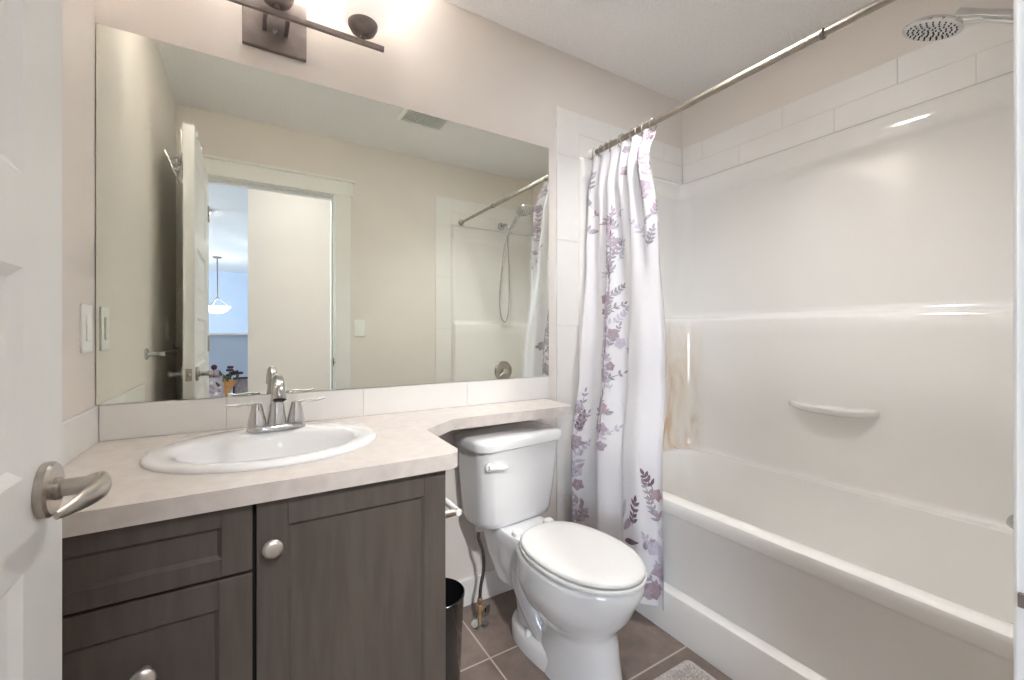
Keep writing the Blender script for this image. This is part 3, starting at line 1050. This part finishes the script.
# ------------------------------------------------------------------ vanity lamp
def lamp():
    LX, BY, BZ = 0.0715, 1.500, 2.095
    root = empty('vanity_light', (LX, YB - 0.03, 2.12), 'three-shade vanity light on a dark bar above the mirror', 'wall light')
    bm = B((LX - 0.092, LX + 0.092, YB - 0.018, YB - 0.0005, 2.027, 2.205), bev=0.003)
    link('backplate', bm, M['bronze'], root)
    bm = bmesh.new()
    lathe(bm, [(0.008, 0), (0.008, -0.006), (0.004, -0.011)], (LX, YB - 0.018, 2.088), 'Y', 16)
    link('screw_cap', bm, M['bronze'], root, 40)
    for sx in (-1, 1):
        bm = bmesh.new()
        x = LX + sx * 0.030
        box(bm, x - 0.006, x + 0.006, BY + 0.004, YB - 0.017, 2.082, 2.102)
        link('arm', bm, M['bronze'], root)
    bm = B((LX - 0.325, LX + 0.325, BY - 0.006, BY + 0.006, BZ - 0.010, BZ + 0.007), bev=0.0015)
    link('bar', bm, M['bronze'], root)
    for sx in (-1, 0, 1):
        x = LX + sx * 0.255
        bm = bmesh.new()
        lathe(bm, [(0.008, 0.010), (0.008, 0.022), (0.024, 0.025), (0.038, 0.034), (0.047, 0.050), (0.048, 0.060)], (x, BY, BZ), 'Z', 28)
        link('shade_holder', bm, M['bronze'], root, 40)
        bm = bmesh.new()
        prof = [(0.030, 0.056), (0.055, 0.063), (0.073, 0.080), (0.083, 0.108), (0.086, 0.140), (0.082, 0.170), (0.076, 0.190), (0.073, 0.190), (0.079, 0.168), (0.083, 0.140), (0.080, 0.110), (0.070, 0.084), (0.051, 0.066), (0.010, 0.064)]
        lathe(bm, prof, (x, BY, BZ), 'Z', 32, cap0=False)
        link('glass_shade', bm, M['shade'], root, 60)
        bm = bmesh.new()
        lathe(bm, [(0.013, 0.065), (0.013, 0.085), (0.022, 0.100), (0.029, 0.120), (0.027, 0.138), (0.017, 0.150), (0.003, 0.154)], (x, BY, BZ), 'Z', 20)
        link('bulb', bm, M['bulb'], root, 60)


lamp()

# recessed ceiling light over the tub edge (its rod shadow shows on the tub end wall in the photograph)
def recessed(px, py, label, lens='pot'):
    root = empty('recessed_light', (px, py, ZC), label, 'ceiling light', 'recessed ceiling lights')
    bm = bmesh.new()
    lathe(bm, [(0.090, -0.0005), (0.090, -0.004), (0.084, -0.007), (0.071, -0.006), (0.070, -0.0005)], (px, py, ZC), 'Z', 32, cap0=False, cap1=False)
    link('trim_ring', bm, M['plate'], root, 40)
    bm = bmesh.new()
    lathe(bm, [(0.069, -0.001), (0.069, -0.004), (0.05, -0.0055), (0.004, -0.006)], (px, py, ZC), 'Z', 32)
    link('lens', bm, M[lens], root, 40)


recessed(1.25, 0.88, 'small round recessed ceiling light above the bathtub edge')
recessed(0.22, -0.84, 'made-up small round recessed trim in the hall ceiling outside the bathroom door, at the added fill beam', 'plate')  # added fitting without glow, dressing the hall fill beam

# ceiling exhaust grille
root = empty('exhaust_vent', (0.915, 0.68, ZC), 'white ceiling exhaust vent with grey slats, reflected in the mirror', 'vent')
vx0, vx1, vy0, vy1 = 0.765, 1.07, 0.555, 0.805
bm = bmesh.new()
z0, z1 = ZC - 0.018, ZC - 0.0005
box(bm, vx0, vx1, vy0, vy0 + 0.03, z0, z1, 0.004)
box(bm, vx0, vx1, vy1 - 0.03, vy1, z0, z1, 0.004)
box(bm, vx0, vx0 + 0.03, vy0 + 0.03, vy1 - 0.03, z0, z1, 0.004)
box(bm, vx1 - 0.03, vx1, vy0 + 0.03, vy1 - 0.03, z0, z1, 0.004)
link('frame', bm, M['plate'], root)
bm = bmesh.new()
for i in range(18):
    x = vx0 + 0.036 + i * (vx1 - vx0 - 0.072) / 17
    box(bm, x - 0.0025, x + 0.0025, vy0 + 0.028, vy1 - 0.028, z0 + 0.002, z1 - 0.006)
link('grille', bm, M['plate'], root)
link('backing', B((vx0 + 0.028, vx1 - 0.028, vy0 + 0.028, vy1 - 0.028, ZC - 0.005, ZC - 0.001)), M['vent_in'], root)


# ------------------------------------------------------------------ toilet (local frame: x side, y out from the wall, z up)
def egg(y0, y1, hw, n=40, sq=2.2, wide=0.52):
    """closed outline, front (y1) rounder than back"""
    pts = []
    cy = y0 + (y1 - y0) * wide
    for i in range(n):
        t = 2 * math.pi * i / n
        c, s = math.cos(t), math.sin(t)
        p = sq if s < 0 else 2.0
        x = hw * math.copysign(abs(c) ** (2 / p), c)
        y = cy + ((y1 - cy) if s >= 0 else (cy - y0)) * math.copysign(abs(s) ** (2 / p), s)
        pts.append((x, y))
    return pts


def toilet():
    root = empty('toilet', (0.874, YB, 0), 'white two-piece toilet with closed lid between vanity and bathtub', 'toilet', rotz=R(180 + 6.0), local=True)
    # bowl with pedestal
    bm = bmesh.new()
    rings = [at(egg(0.262, 0.730, 0.151), 0.370), at(egg(0.256, 0.738, 0.157), 0.364), at(egg(0.255, 0.741, 0.159), 0.35), at(egg(0.258, 0.737, 0.157), 0.328),
             at(egg(0.262, 0.718, 0.161), 0.295), at(egg(0.272, 0.697, 0.148), 0.250), at(egg(0.285, 0.67, 0.131), 0.215), at(egg(0.32, 0.652, 0.114), 0.190),
             at(egg(0.34, 0.648, 0.100), 0.175), at(egg(0.355, 0.655, 0.094), 0.155), at(egg(0.355, 0.662, 0.094), 0.10), at(egg(0.35, 0.672, 0.098), 0.04), at(egg(0.345, 0.680, 0.102), 0.0)]
    loft(bm, rings)
    # rear deck that carries the tank
    rings = [at(rrect(-0.080, 0.080, 0.13, 0.36, 0.05), 0.18), at(rrect(-0.088, 0.088, 0.07, 0.36, 0.05), 0.26), at(rrect(-0.098, 0.098, 0.05, 0.36, 0.05), 0.335),
             at(rrect(-0.104, 0.104, 0.045, 0.37, 0.05), 0.372), at(rrect(-0.098, 0.098, 0.05, 0.36, 0.05), 0.3825)]
    loft(bm, rings)
    # trapway and foot
    rings = [at(egg(0.20, 0.60, 0.098, sq=2.6), 0.0), at(egg(0.20, 0.60, 0.098, sq=2.6), 0.045), at(egg(0.208, 0.59, 0.092, sq=2.6), 0.062), at(egg(0.23, 0.57, 0.076, sq=2.6), 0.070)]
    loft(bm, rings)
    rings = [at(egg(0.22, 0.46, 0.072), 0.06), at(egg(0.20, 0.45, 0.070), 0.14), at(egg(0.17, 0.44, 0.076), 0.20), at(egg(0.14, 0.42, 0.082), 0.25)]
    loft(bm, rings)
    # side bulge of the trapway
    for sx in (-1, 1):
        tube(bm, [(sx * 0.045, 0.42, 0.05), (sx * 0.052, 0.36, 0.12), (sx * 0.054, 0.30, 0.20), (sx * 0.045, 0.25, 0.27)], [0.03, 0.042, 0.045, 0.04], 14)
    bowl = link('bowl', bm, M['china'], root, 45)
    for sx in (-1, 1):
        bm = bmesh.new()
        lathe(bm, [(0.013, 0.062), (0.013, 0.074), (0.010, 0.081), (0.004, 0.084)], (sx * 0.080, 0.35, 0.0), 'Z', 16)
        link('bolt_cap', bm, M['seat'], bowl, 40)
    # seat and lid
    bm = bmesh.new()
    n = 48
    o1, o2, i1 = egg(0.297, 0.748, 0.160, n, 2.5), egg(0.300, 0.745, 0.157, n, 2.5), egg(0.36, 0.67, 0.105, n)
    loft(bm, [at(i1, 0.3735), at(o2, 0.3735), at(o1, 0.3775), at(o1, 0.3835), at(o2, 0.3875), at(i1, 0.3875)], cap0=False, cap1=False)
    link('seat', bm, M['seat'], root, 40)
    bm = bmesh.new()
    def EL(d, z):
        return at(egg(0.294 + d, 0.744 - d, 0.156 - d, n, 2.5), z)
    loft(bm, [EL(0.006, 0.391), EL(0.0, 0.3935), EL(0.0, 0.3995), EL(0.004, 0.4045), EL(0.014, 0.408), EL(0.05, 0.410), EL(0.12, 0.4105)])
    link('seat_lid', bm, M['seat'], root, 40)
    for sx in (-1, 1):
        bm = bmesh.new()
        loft(bm, [at(rrect(sx * 0.075 - 0.02, sx * 0.075 + 0.02, 0.264, 0.297, 0.01), 0.3725), at(rrect(sx * 0.075 - 0.02, sx * 0.075 + 0.02, 0.264, 0.297, 0.01), 0.396), at(rrect(sx * 0.075 - 0.014, sx * 0.075 + 0.014, 0.269, 0.292, 0.008), 0.402)])
        link('hinge', bm, M['seat'], root, 40)
    # tank: front bowed a little, tapering down
    def TK(hw, y0, y1, z, r=0.05, bow=0.012):
        pts = []
        for x, y in rrect(-hw, hw, y0, y1, r, 8):
            pts.append((x, y))
        # denser front edge for the bow
        out = []
        for (x, y) in pts:
            k = max(0.0, (y - y0) / (y1 - y0))
            out.append((x, y + bow * k * (1 - (x / hw) ** 2)))
        return at(out, z)
    bm = bmesh.new()
    loft(bm, [TK(0.150, 0.040, 0.195, 0.3835), TK(0.166, 0.032, 0.205, 0.392), TK(0.174, 0.026, 0.211, 0.415), TK(0.184, 0.022, 0.222, 0.53), TK(0.193, 0.020, 0.230, 0.64), TK(0.197, 0.020, 0.233, 0.682)])
    tank = link('tank', bm, M['china'], root, 45)
    bm = bmesh.new()
    loft(bm, [TK(0.199, 0.018, 0.235, 0.683), TK(0.207, 0.014, 0.243, 0.687), TK(0.209, 0.013, 0.245, 0.710), TK(0.205, 0.016, 0.241, 0.721), TK(0.192, 0.028, 0.228, 0.728), TK(0.12, 0.08, 0.17, 0.730)])
    link('tank_lid', bm, M['china'], root, 45)
    # flush lever, upper left of the tank front as you face it
    bm = bmesh.new()
    fx, fy, fz = 0.164, 0.2265, 0.630
    lathe(bm, [(0.016, -0.004), (0.016, 0.006), (0.011, 0.010)], (fx, fy, fz), 'Y', 20)
    tube(bm, [(fx + 0.010, fy + 0.015, fz + 0.002), (fx - 0.015, fy + 0.018, fz), (fx - 0.045, fy + 0.020, fz - 0.004), (fx - 0.066, fy + 0.018, fz - 0.006)], [0.011, 0.0105, 0.013, 0.008], 14, squash=0.8)
    link('flush_lever', bm, M['seat'], tank, 45)


toilet()

# supply valve and hose by the toilet
vx, vy = 0.752, 1.468
root = empty('supply_valve', (vx, vy, 0), 'brass shut-off valve with steel hose rising to the toilet tank', 'valve')
bm = bmesh.new()
lathe(bm, [(0.034, 0.0005), (0.034, 0.004), (0.026, 0.010), (0.010, 0.013)], (vx, vy, 0), 'Z', 28)
link('escutcheon', bm, M['chrome'], root, 40)
bm = bmesh.new()
lathe(bm, [(0.0085, 0.008), (0.0085, 0.045), (0.013, 0.047), (0.013, 0.075), (0.010, 0.078)], (vx, vy, 0), 'Z', 18)
lathe_dir(bm, [(0.009, 0), (0.009, 0.024), (0.005, 0.028)], (vx, vy, 0.062), (0.6, -0.8, 0.0), 16)
lathe(bm, [(0.0115, 0.078), (0.0115, 0.098), (0.007, 0.102)], (vx, vy, 0), 'Z', 6)
link('body', bm, M['brass'], root, 40)
bm = bmesh.new()
lathe_dir(bm, [(0.006, 0.026), (0.020, 0.028), (0.020, 0.034), (0.008, 0.037)], (vx, vy, 0.062), (0.6, -0.8, 0.0), 10)
link('handle', bm, M['chrome'], root, 40)
bm = bmesh.new()
tube(bm, [(vx, vy, 0.095), (vx + 0.003, vy, 0.14), (vx + 0.018, vy + 0.004, 0.20), (vx + 0.014, vy, 0.27), (vx - 0.008, vy - 0.004, 0.335), (vx - 0.004, vy - 0.006, 0.372)], 0.0065, 12)
link('hose', bm, M['steel'], root, 60)
bm = bmesh.new()
lathe(bm, [(0.014, 0.362), (0.016, 0.364), (0.016, 0.380), (0.013, 0.3832)], (vx - 0.004, vy - 0.006, 0), 'Z', 12)
link('hose_nut', bm, M['plate'], root, 40)

# waste bin
bm = bmesh.new()
lathe(bm, [(0.070, 0.0), (0.073, 0.004), (0.0855, 0.268), (0.088, 0.272), (0.088, 0.278), (0.085, 0.280), (0.083, 0.276), (0.0705, 0.010), (0.004, 0.008)], (0.515, 1.305, 0.0005), 'Z', 40, cap1=True)
tag(link('waste_bin', bm, M['black'], None, 50), 'glossy black round waste bin between vanity and toilet', 'waste bin')

# toilet paper holder on the vanity side
root = empty('paper_holder', (CX1, 1.09, 0.642), 'empty nickel toilet paper holder on the side of the vanity', 'paper holder')
bm = bmesh.new()
for y in (1.045, 1.185):
    bm = bmesh.new()
    lathe(bm, [(0.017, 0.0003), (0.017, 0.005), (0.010, 0.009), (0.0085, 0.052), (0.0095, 0.056)], (CX1, y, 0.642), 'X', 18)
    link('post', bm, M['nickel'], root, 40)
bm = bmesh.new()
tube(bm, [(CX1 + 0.050, 1.036, 0.642), (CX1 + 0.050, 1.194, 0.642)], 0.0085, 14, smooth=False)
link('roller', bm, M['plate'], root, 40)


# bath mat: rows of loops
def bath_mat():
    rnd = random.Random(3)
    x0, x1, y0, y1 = 1.02, 1.272, 0.22, 0.936
    bm = bmesh.new()
    loft(bm, [at(rrect(x0, x1, y0, y1, 0.02), 0.0008), at(rrect(x0, x1, y0, y1, 0.02), 0.008), at(rrect(x0 + 0.004, x1 - 0.004, y0 + 0.004, y1 - 0.004, 0.018), 0.011)])
    st = 0.0125
    ny = int((y1 - y0 - 0.02) / st)
    nx = int((x1 - x0 - 0.02) / st)
    for j in range(ny):
        for i in range(nx):
            cx = x0 + 0.012 + (i + 0.5 * (j % 2)) * st + rnd.uniform(-.001, .001)
            cy = y0 + 0.013 + j * st + rnd.uniform(-.001, .001)
            if cx > x1 - 0.008:
                continue
            h = 0.008 + rnd.uniform(0, 0.003)
            rr = 0.0058
            base = [bm.verts.new((cx + rr * math.cos(a * math.pi / 3), cy + rr * math.sin(a * math.pi / 3), 0.0105)) for a in range(6)]
            mid = [bm.verts.new((cx + rr * 0.8 * math.cos(a * math.pi / 3), cy + rr * 0.8 * math.sin(a * math.pi / 3), 0.0105 + h * 0.7)) for a in range(6)]
            tp = bm.verts.new((cx, cy, 0.0105 + h))
            for a in range(6):
                b = (a + 1) % 6
                bm.faces.new((base[a], base[b], mid[b], mid[a]))
                bm.faces.new((mid[a], mid[b], tp))
    tag(link('bath_mat', bm, M['mat'], None, 80, rec=False), 'beige loop-pile bath mat on the tiled floor beside the bathtub', 'bath mat')


bath_mat()


# ------------------------------------------------------------------ open door with its furniture
DW, DH, DT = 0.722, 2.045, 0.042
DANG = R(90.0)


def door():
    """leaf in a local frame: u along the width from the hinge, X thickness; rotated open"""
    bm = bmesh.new()
    st, z_lo = 0.115, 0.008
    pan = [(0.285, 0.52), (0.62, 0.85), (0.954, 1.186), (1.288, 1.52), (1.62, 1.925)]
    d = 0.009
    # local: y = along leaf (0..DW), x = 0 (room-visible face, +X) .. -DT
    box(bm, -DT + d, -d, 0.002, DW - 0.002, z_lo + 0.002, z_lo + DH - 0.002)
    fz = [z_lo] + [v for p in pan for v in p] + [z_lo + DH]
    for xs in ((-d, 0), (-DT, -DT + d)):
        box(bm, xs[0], xs[1], 0, st, z_lo, z_lo + DH)
        box(bm, xs[0], xs[1], DW - st, DW, z_lo, z_lo + DH)
        for a, b in zip(fz[0::2], fz[1::2]):
            box(bm, xs[0], xs[1], st, DW - st, a, b)
    for side in (0, 1):
        fx = (lambda t: -t) if side == 0 else (lambda t: -DT + t)
        for a, b in pan:
            rects = [(0, 0.0), (0.012, d - 0.001), (0.035, d - 0.001), (0.055, 0.003)]
            rings = [[Vector((fx(dep), y, z)) for y, z in ((st + i, a + i), (DW - st - i, a + i), (DW - st - i, b - i), (st + i, b - i))] for i, dep in rects]
            loft(bm, rings, cap0=False, cap1=True)
    leaf = link('door_1', bm, M['door'], None)
    leaf['kind'] = 'structure'
    # link() recentred the mesh on its base centre: shift it back to the hinge line
    off = Vector(leaf.location)
    for v in leaf.data.vertices:
        v.co += off
    leaf.location = (OX0 + 0.003, YF + 0.012, 0)
    leaf.rotation_euler = (0, 0, DANG - R(90))
    leaf['_local'] = 1

    hz, hy = 0.925, DW - 0.062
    for s in (1, -1):
        x0 = 0 if s > 0 else -DT
        bm = bmesh.new()
        lathe(bm, [(0.033, 0.0003 * s), (0.033, 0.008 * s), (0.030, 0.011 * s), (0.012, 0.011 * s)], (x0, hy, hz), 'X', 36)
        rose = link('door_handle', bm, M['nickel'], leaf, 40)
        bm = bmesh.new()
        lathe(bm, [(0.0135, 0.010 * s), (0.0135, 0.016 * s), (0.0105, 0.018 * s), (0.0105, 0.040 * s), (0.012, 0.048 * s)], (x0, hy, hz), 'X', 20)
        xx = x0 + s * 0.047
        tube(bm, [(xx - s * 0.010, hy + 0.011, hz + 0.001), (xx + s * 0.003, hy + 0.004, hz + 0.001), (xx + s * 0.009, hy - 0.014, hz + 0.001), (xx + s * 0.008, hy - 0.040, hz), (xx + s * 0.001, hy - 0.068, hz - 0.002), (xx - s * 0.010, hy - 0.094, hz - 0.005)],
             [0.008, 0.013, 0.0145, 0.013, 0.0095, 0.0045], 14, squash=0.6, up=(1, 0, 0))
        link('lever', bm, M['nickel'], rose, 50)
    bm = B((-DT / 2 - 0.012, -DT / 2 + 0.012, DW - 0.001, DW + 0.0012, hz - 0.028, hz + 0.028))
    lp = link('latch_plate', bm, M['nickel'], leaf)
    bm = bmesh.new()
    lathe(bm, [(0.0085, DW + 0.001), (0.0085, DW + 0.009), (0.006, DW + 0.011)], (-DT / 2, 0, hz), 'Y', 16)
    link('latch_bolt', bm, M['nickel'], lp, 40)
    for z in (0.25, 1.05, 1.82):
        bm = bmesh.new()
        lathe(bm, [(0.006, z - 0.045), (0.006, z + 0.045), (0.003, z + 0.050)], (0.004, -0.005, 0), 'Z', 12)
        box(bm, -0.030, 0.0, -0.0025, -0.0003, z - 0.045, z + 0.045)
        link('hinge', bm, M['nickel'], leaf, 40)
    return leaf


door()

# over-door hook rack on the back of the open door
bx = OX0 + 0.003 - DT
root = empty('over_door_rack', (bx - 0.02, 0.62, 1.9), 'chrome hook rack hung over the top of the open door, behind it', 'hook rack')
bm = bmesh.new()
ztop = 2.0545
for y in (0.50, 0.70):
    bm = bmesh.new()
    xf = OX0 + 0.003 - 0.0125
    box(bm, bx - 0.0165, xf + 0.0175, y - 0.010, y + 0.010, ztop, ztop + 0.0018)
    box(bm, xf + 0.0155, xf + 0.0175, y - 0.010, y + 0.010, ztop - 0.03, ztop)
    box(bm, bx - 0.0165, bx - 0.0145, y - 0.010, y + 0.010, 1.80, ztop)
    link('strap', bm, M['chrome'], root)
bm = bmesh.new()
box(bm, bx - 0.022, bx - 0.0168, 0.44, 0.755, 1.90, 1.925)
link('rail', bm, M['chrome'], root)
for y in (0.48, 0.56, 0.64, 0.735):
    bm = bmesh.new()
    tube(bm, [(bx - 0.021, y, 1.915), (bx - 0.045, y, 1.905), (bx - 0.062, y, 1.912), (bx - 0.072, y, 1.935)], 0.0048, 10)
    tube(bm, [(bx - 0.021, y, 1.905), (bx - 0.030, y, 1.87), (bx - 0.042, y, 1.862), (bx - 0.050, y, 1.878)], 0.0045, 10)
    link('hook', bm, M['chrome'], root, 50)

# towel rail on the left wall behind the door
root = empty('towel_rail', (XL + 0.03, 0.55, 1.03), 'chrome towel rail on the left wall, seen in the mirror behind the door', 'towel rail')
for y in (0.16, 0.925):
    bm = bmesh.new()
    lathe(bm, [(0.024, 0.0005), (0.024, 0.006), (0.012, 0.010), (0.009, 0.014), (0.009, 0.056), (0.011, 0.064)], (XL, y, 1.028), 'X', 24)
    link('post', bm, M['chrome'], root, 40)
bm = bmesh.new()
tube(bm, [(XL + 0.056, 0.145, 1.028), (XL + 0.056, 0.94, 1.028)], 0.0075, 14, smooth=False)
link('bar', bm, M['chrome'], root, 40)


# ------------------------------------------------------------------ switches and sockets
def plate_thing(name, label, cat, face, a, z, w, h, axis, rocker=True):
    """axis 'X+' plate on a wall looking +X at y=a ; 'Y+' on a wall looking +Y at x=a"""
    loc = (face, a, z) if axis == 'X+' else (a, face, z)
    root = empty(name, loc, label, cat)

    def bx(d0, d1, w_, h_, dz=0, bev=0.0):
        bm = bmesh.new()
        if axis == 'X+':
            box(bm, face + d0, face + d1, a - w_ / 2, a + w_ / 2, z + dz - h_ / 2, z + dz + h_ / 2, bev)
        else:
            box(bm, a - w_ / 2, a + w_ / 2, face + d0, face + d1, z + dz - h_ / 2, z + dz + h_ / 2, bev)
        return bm
    link('cover_plate', bx(0.0005, 0.006, w, h, 0, 0.002), M['plate'], root)
    if rocker:
        link('rocker', bx(0.006, 0.010, 0.032, 0.066, 0, 0.0015), M['plate'], root)
    else:
        link('socket_face', bx(0.006, 0.009, 0.033, 0.067, 0, 0.0015), M['plate'], root)
        link('test_button', bx(0.009, 0.0105, 0.012, 0.006, 0.0), M['plate'], root)
        bm = bmesh.new()
        for dz in (-0.02, 0.02):
            for dy in (-0.006, 0.006):
                box(bm, face + 0.009, face + 0.0093, a + dy - 0.001, a + dy + 0.001, z + dz - 0.004, z + dz + 0.004)
        link('slots', bm, M['dark'], root)


plate_thing('light_switch', 'white rocker light switch on the left wall right beside the mirror edge', 'light switch', XL, 1.518, 1.126, 0.078, 0.124, 'X+')
plate_thing('light_switch', 'white rocker light switch on the left wall hidden behind the door, seen in mirror', 'light switch', XL, 0.40, 1.135, 0.075, 0.12, 'X+')
plate_thing('light_switch', 'white rocker light switch right of the door casing, seen in mirror', 'light switch', YF, 0.660, 1.150, 0.073, 0.118, 'Y+')


# ------------------------------------------------------------------ hall and far room, seen in the mirror
def ceiling_lamp(x, y, label):
    root = empty('ceiling_light', (x, y, ZC), label, 'ceiling light', 'ceiling lights in the hall')
    bm = bmesh.new()
    lathe(bm, [(0.15, -0.0005), (0.155, -0.01), (0.15, -0.028), (0.142, -0.030)], (x, y, ZC), 'Z', 32)
    link('rim', bm, M['nickel'], root, 40)
    bm = bmesh.new()
    lathe(bm, [(0.142, -0.0305), (0.13, -0.055), (0.09, -0.078), (0.04, -0.088), (0.004, -0.09)], (x, y, ZC), 'Z', 32)
    link('diffuser', bm, M['lamp'], root, 40)


ceiling_lamp(0.35, -0.52, 'added round flush fill light in the hall ceiling, just outside the bathroom door')  # unseen lamp added to send frontal fill through the doorway
ceiling_lamp(-0.50, -2.45, 'round flush ceiling light in the far room, nearer one beyond the hall')
ceiling_lamp(0.14, -4.2, 'round flush ceiling light in the far room, farther one beside the pendant')

root = empty('pendant_light', (-0.48, -5.87, ZC), 'pendant light with white glass bowl in the far room, seen in mirror', 'pendant light')
bm = bmesh.new()
lathe(bm, [(0.07, -0.0005), (0.07, -0.012), (0.05, -0.025), (0.010, -0.03)], (-0.48, -5.87, ZC), 'Z', 24)
link('canopy', bm, M['bronze'], root, 40)
bm = bmesh.new()
tube(bm, [(-0.48, -5.87, 2.415), (-0.48, -5.87, 1.72)], 0.011, 10, smooth=False)
for k in range(3):
    a = k * 2.094
    tube(bm, [(-0.48, -5.87, 1.74), (-0.48 + 0.19 * math.cos(a), -5.87 + 0.19 * math.sin(a), 1.575)], 0.007, 8, smooth=False)
link('stem', bm, M['bronze'], root, 40)
bm = bmesh.new()
lathe(bm, [(0.20, 1.575), (0.175, 1.535), (0.13, 1.49), (0.07, 1.46), (0.004, 1.45)], (-0.48, -5.87, 0), 'Z', 32, cap0=False, cap1=True)
link('glass_bowl', bm, M['pend'], root, 50)

# low white table with a floral bag, a bouquet and a dark framed box
TZ = 0.555
root = empty('side_table', (-0.2, -1.38, 0), 'low white side table past the hall corner, seen in mirror', 'side table')
link('tabletop', B((-0.46, 0.10, -1.58, -1.20, TZ - 0.025, TZ), bev=0.004), M['trim'], root)
for x in (-0.43, 0.07):
    for y in (-1.55, -1.23):
        link('leg', B((x - 0.018, x + 0.018, y - 0.018, y + 0.018, 0, TZ - 0.025)), M['trim'], root)
rnd = random.Random(8)
root = empty('gift_bag', (-0.265, -1.33, TZ), 'white floral gift bag on the side table, left of the bouquet', 'gift bag')
bm = bmesh.new()
loft(bm, [at(rrect(-0.335, -0.195, -1.385, -1.285, 0.008), TZ + 0.0005), at(rrect(-0.34, -0.19, -1.387, -1.283, 0.008), TZ + 0.12), at(rrect(-0.335, -0.20, -1.375, -1.295, 0.008), TZ + 0.175)], cap1=False)
for i in range(26):
    x, z = rnd.uniform(-0.325, -0.205), TZ + rnd.uniform(0.02, 0.15)
    r = rnd.uniform(0.008, 0.016)
    lathe(bm, [(r, -0.001), (r * 0.5, 0.003)], (x, -1.2835, z), 'Y', 7, mi=rnd.choice((1, 2, 3)))
link('bag', bm, [M['p_lav'], M['plate'], M['p_grey'], M['p_mauve']], root)
bm = bmesh.new()
for i in range(12):
    x, y = rnd.uniform(-0.315, -0.215), rnd.uniform(-1.36, -1.31)
    lathe_dir(bm, [(0.002, 0), (0.022, 0.03), (0.028, 0.055), (0.010, 0.075)], (x, y, TZ + 0.165), (rnd.uniform(-.5, .5), rnd.uniform(-.3, .3), 1), 7)
link('tissue_paper', bm, [M['p_mauve']], root, 60)
bm = bmesh.new()
bmesh.ops.create_icosphere(bm, subdivisions=2, radius=0.024, matrix=Matrix.Translation((-0.262, -1.33, TZ + 0.262)))
tube(bm, [(-0.262, -1.33, TZ + 0.16), (-0.262, -1.33, TZ + 0.25)], 0.004, 8, smooth=False)
link('flower_pick', bm, M['petal'], root, 60)

root = empty('bouquet', (-0.16, -1.30, TZ), 'bouquet of dark flowers in orange wrap leaning on the side table', 'bouquet')
bm = bmesh.new()
lathe_dir(bm, [(0.012, 0.004), (0.030, 0.08), (0.052, 0.15), (0.055, 0.155), (0.030, 0.10)], (-0.175, -1.255, TZ + 0.004), (0.22, -0.12, 1), 14)
link('wrap', bm, M['tissue'], root, 60)
bm = bmesh.new()
for i in range(16):
    x, y, z = -0.14 + rnd.gauss(0, 0.035), -1.275 + rnd.gauss(0, 0.02), TZ + 0.17 + rnd.gauss(0, 0.02)
    lathe_dir(bm, [(0.001, 0), (0.012, 0.02), (0.008, 0.045), (0.001, 0.06)], (x, y, z - 0.02), (rnd.uniform(-1, 1), rnd.uniform(-.6, .6), 0.8), 6)
link('foliage', bm, M['leaf'], root, 60)
for i in range(7):
    bm = bmesh.new()
    c = Vector((-0.135 + rnd.gauss(0, 0.04), -1.27 + rnd.gauss(0, 0.02), TZ + 0.195 + rnd.gauss(0, 0.025)))
    for k in range(6):
        a = k * 1.047
        lathe_dir(bm, [(0.002, 0), (0.011, 0.012), (0.012, 0.02), (0.003, 0.028)], c, (math.cos(a), math.sin(a), 0.7), 6)
    link('flower', bm, M['petal'], root, 60)

root = empty('photo_frame', (-0.045, -1.33, TZ), 'dark framed picture standing on the side table, right of the bouquet', 'picture frame')
bm = bmesh.new()
fx0, fx1, fz0, fz1, fy = -0.125, 0.035, TZ + 0.0005, TZ + 0.165, -1.34
box(bm, fx0, fx1, fy, fy + 0.018, fz0, fz0 + 0.014)
box(bm, fx0, fx1, fy, fy + 0.018, fz1 - 0.014, fz1)
box(bm, fx0, fx0 + 0.012, fy, fy + 0.018, fz0 + 0.014, fz1 - 0.014)
box(bm, fx1 - 0.012, fx1, fy, fy + 0.018, fz0 + 0.014, fz1 - 0.014)
link('frame', bm, M['dark'], root)
link('picture', B((fx0 + 0.012, fx1 - 0.012, fy + 0.004, fy + 0.008, fz0 + 0.014, fz1 - 0.014)), M['p_grey'], root)
link('back_stand', B((fx0 + 0.06, fx1 - 0.06, fy - 0.05, fy, fz0, fz0 + 0.006)), M['dark'], root)

for ob in list(bpy.data.objects):
    if '_local' in ob:
        del ob['_local']
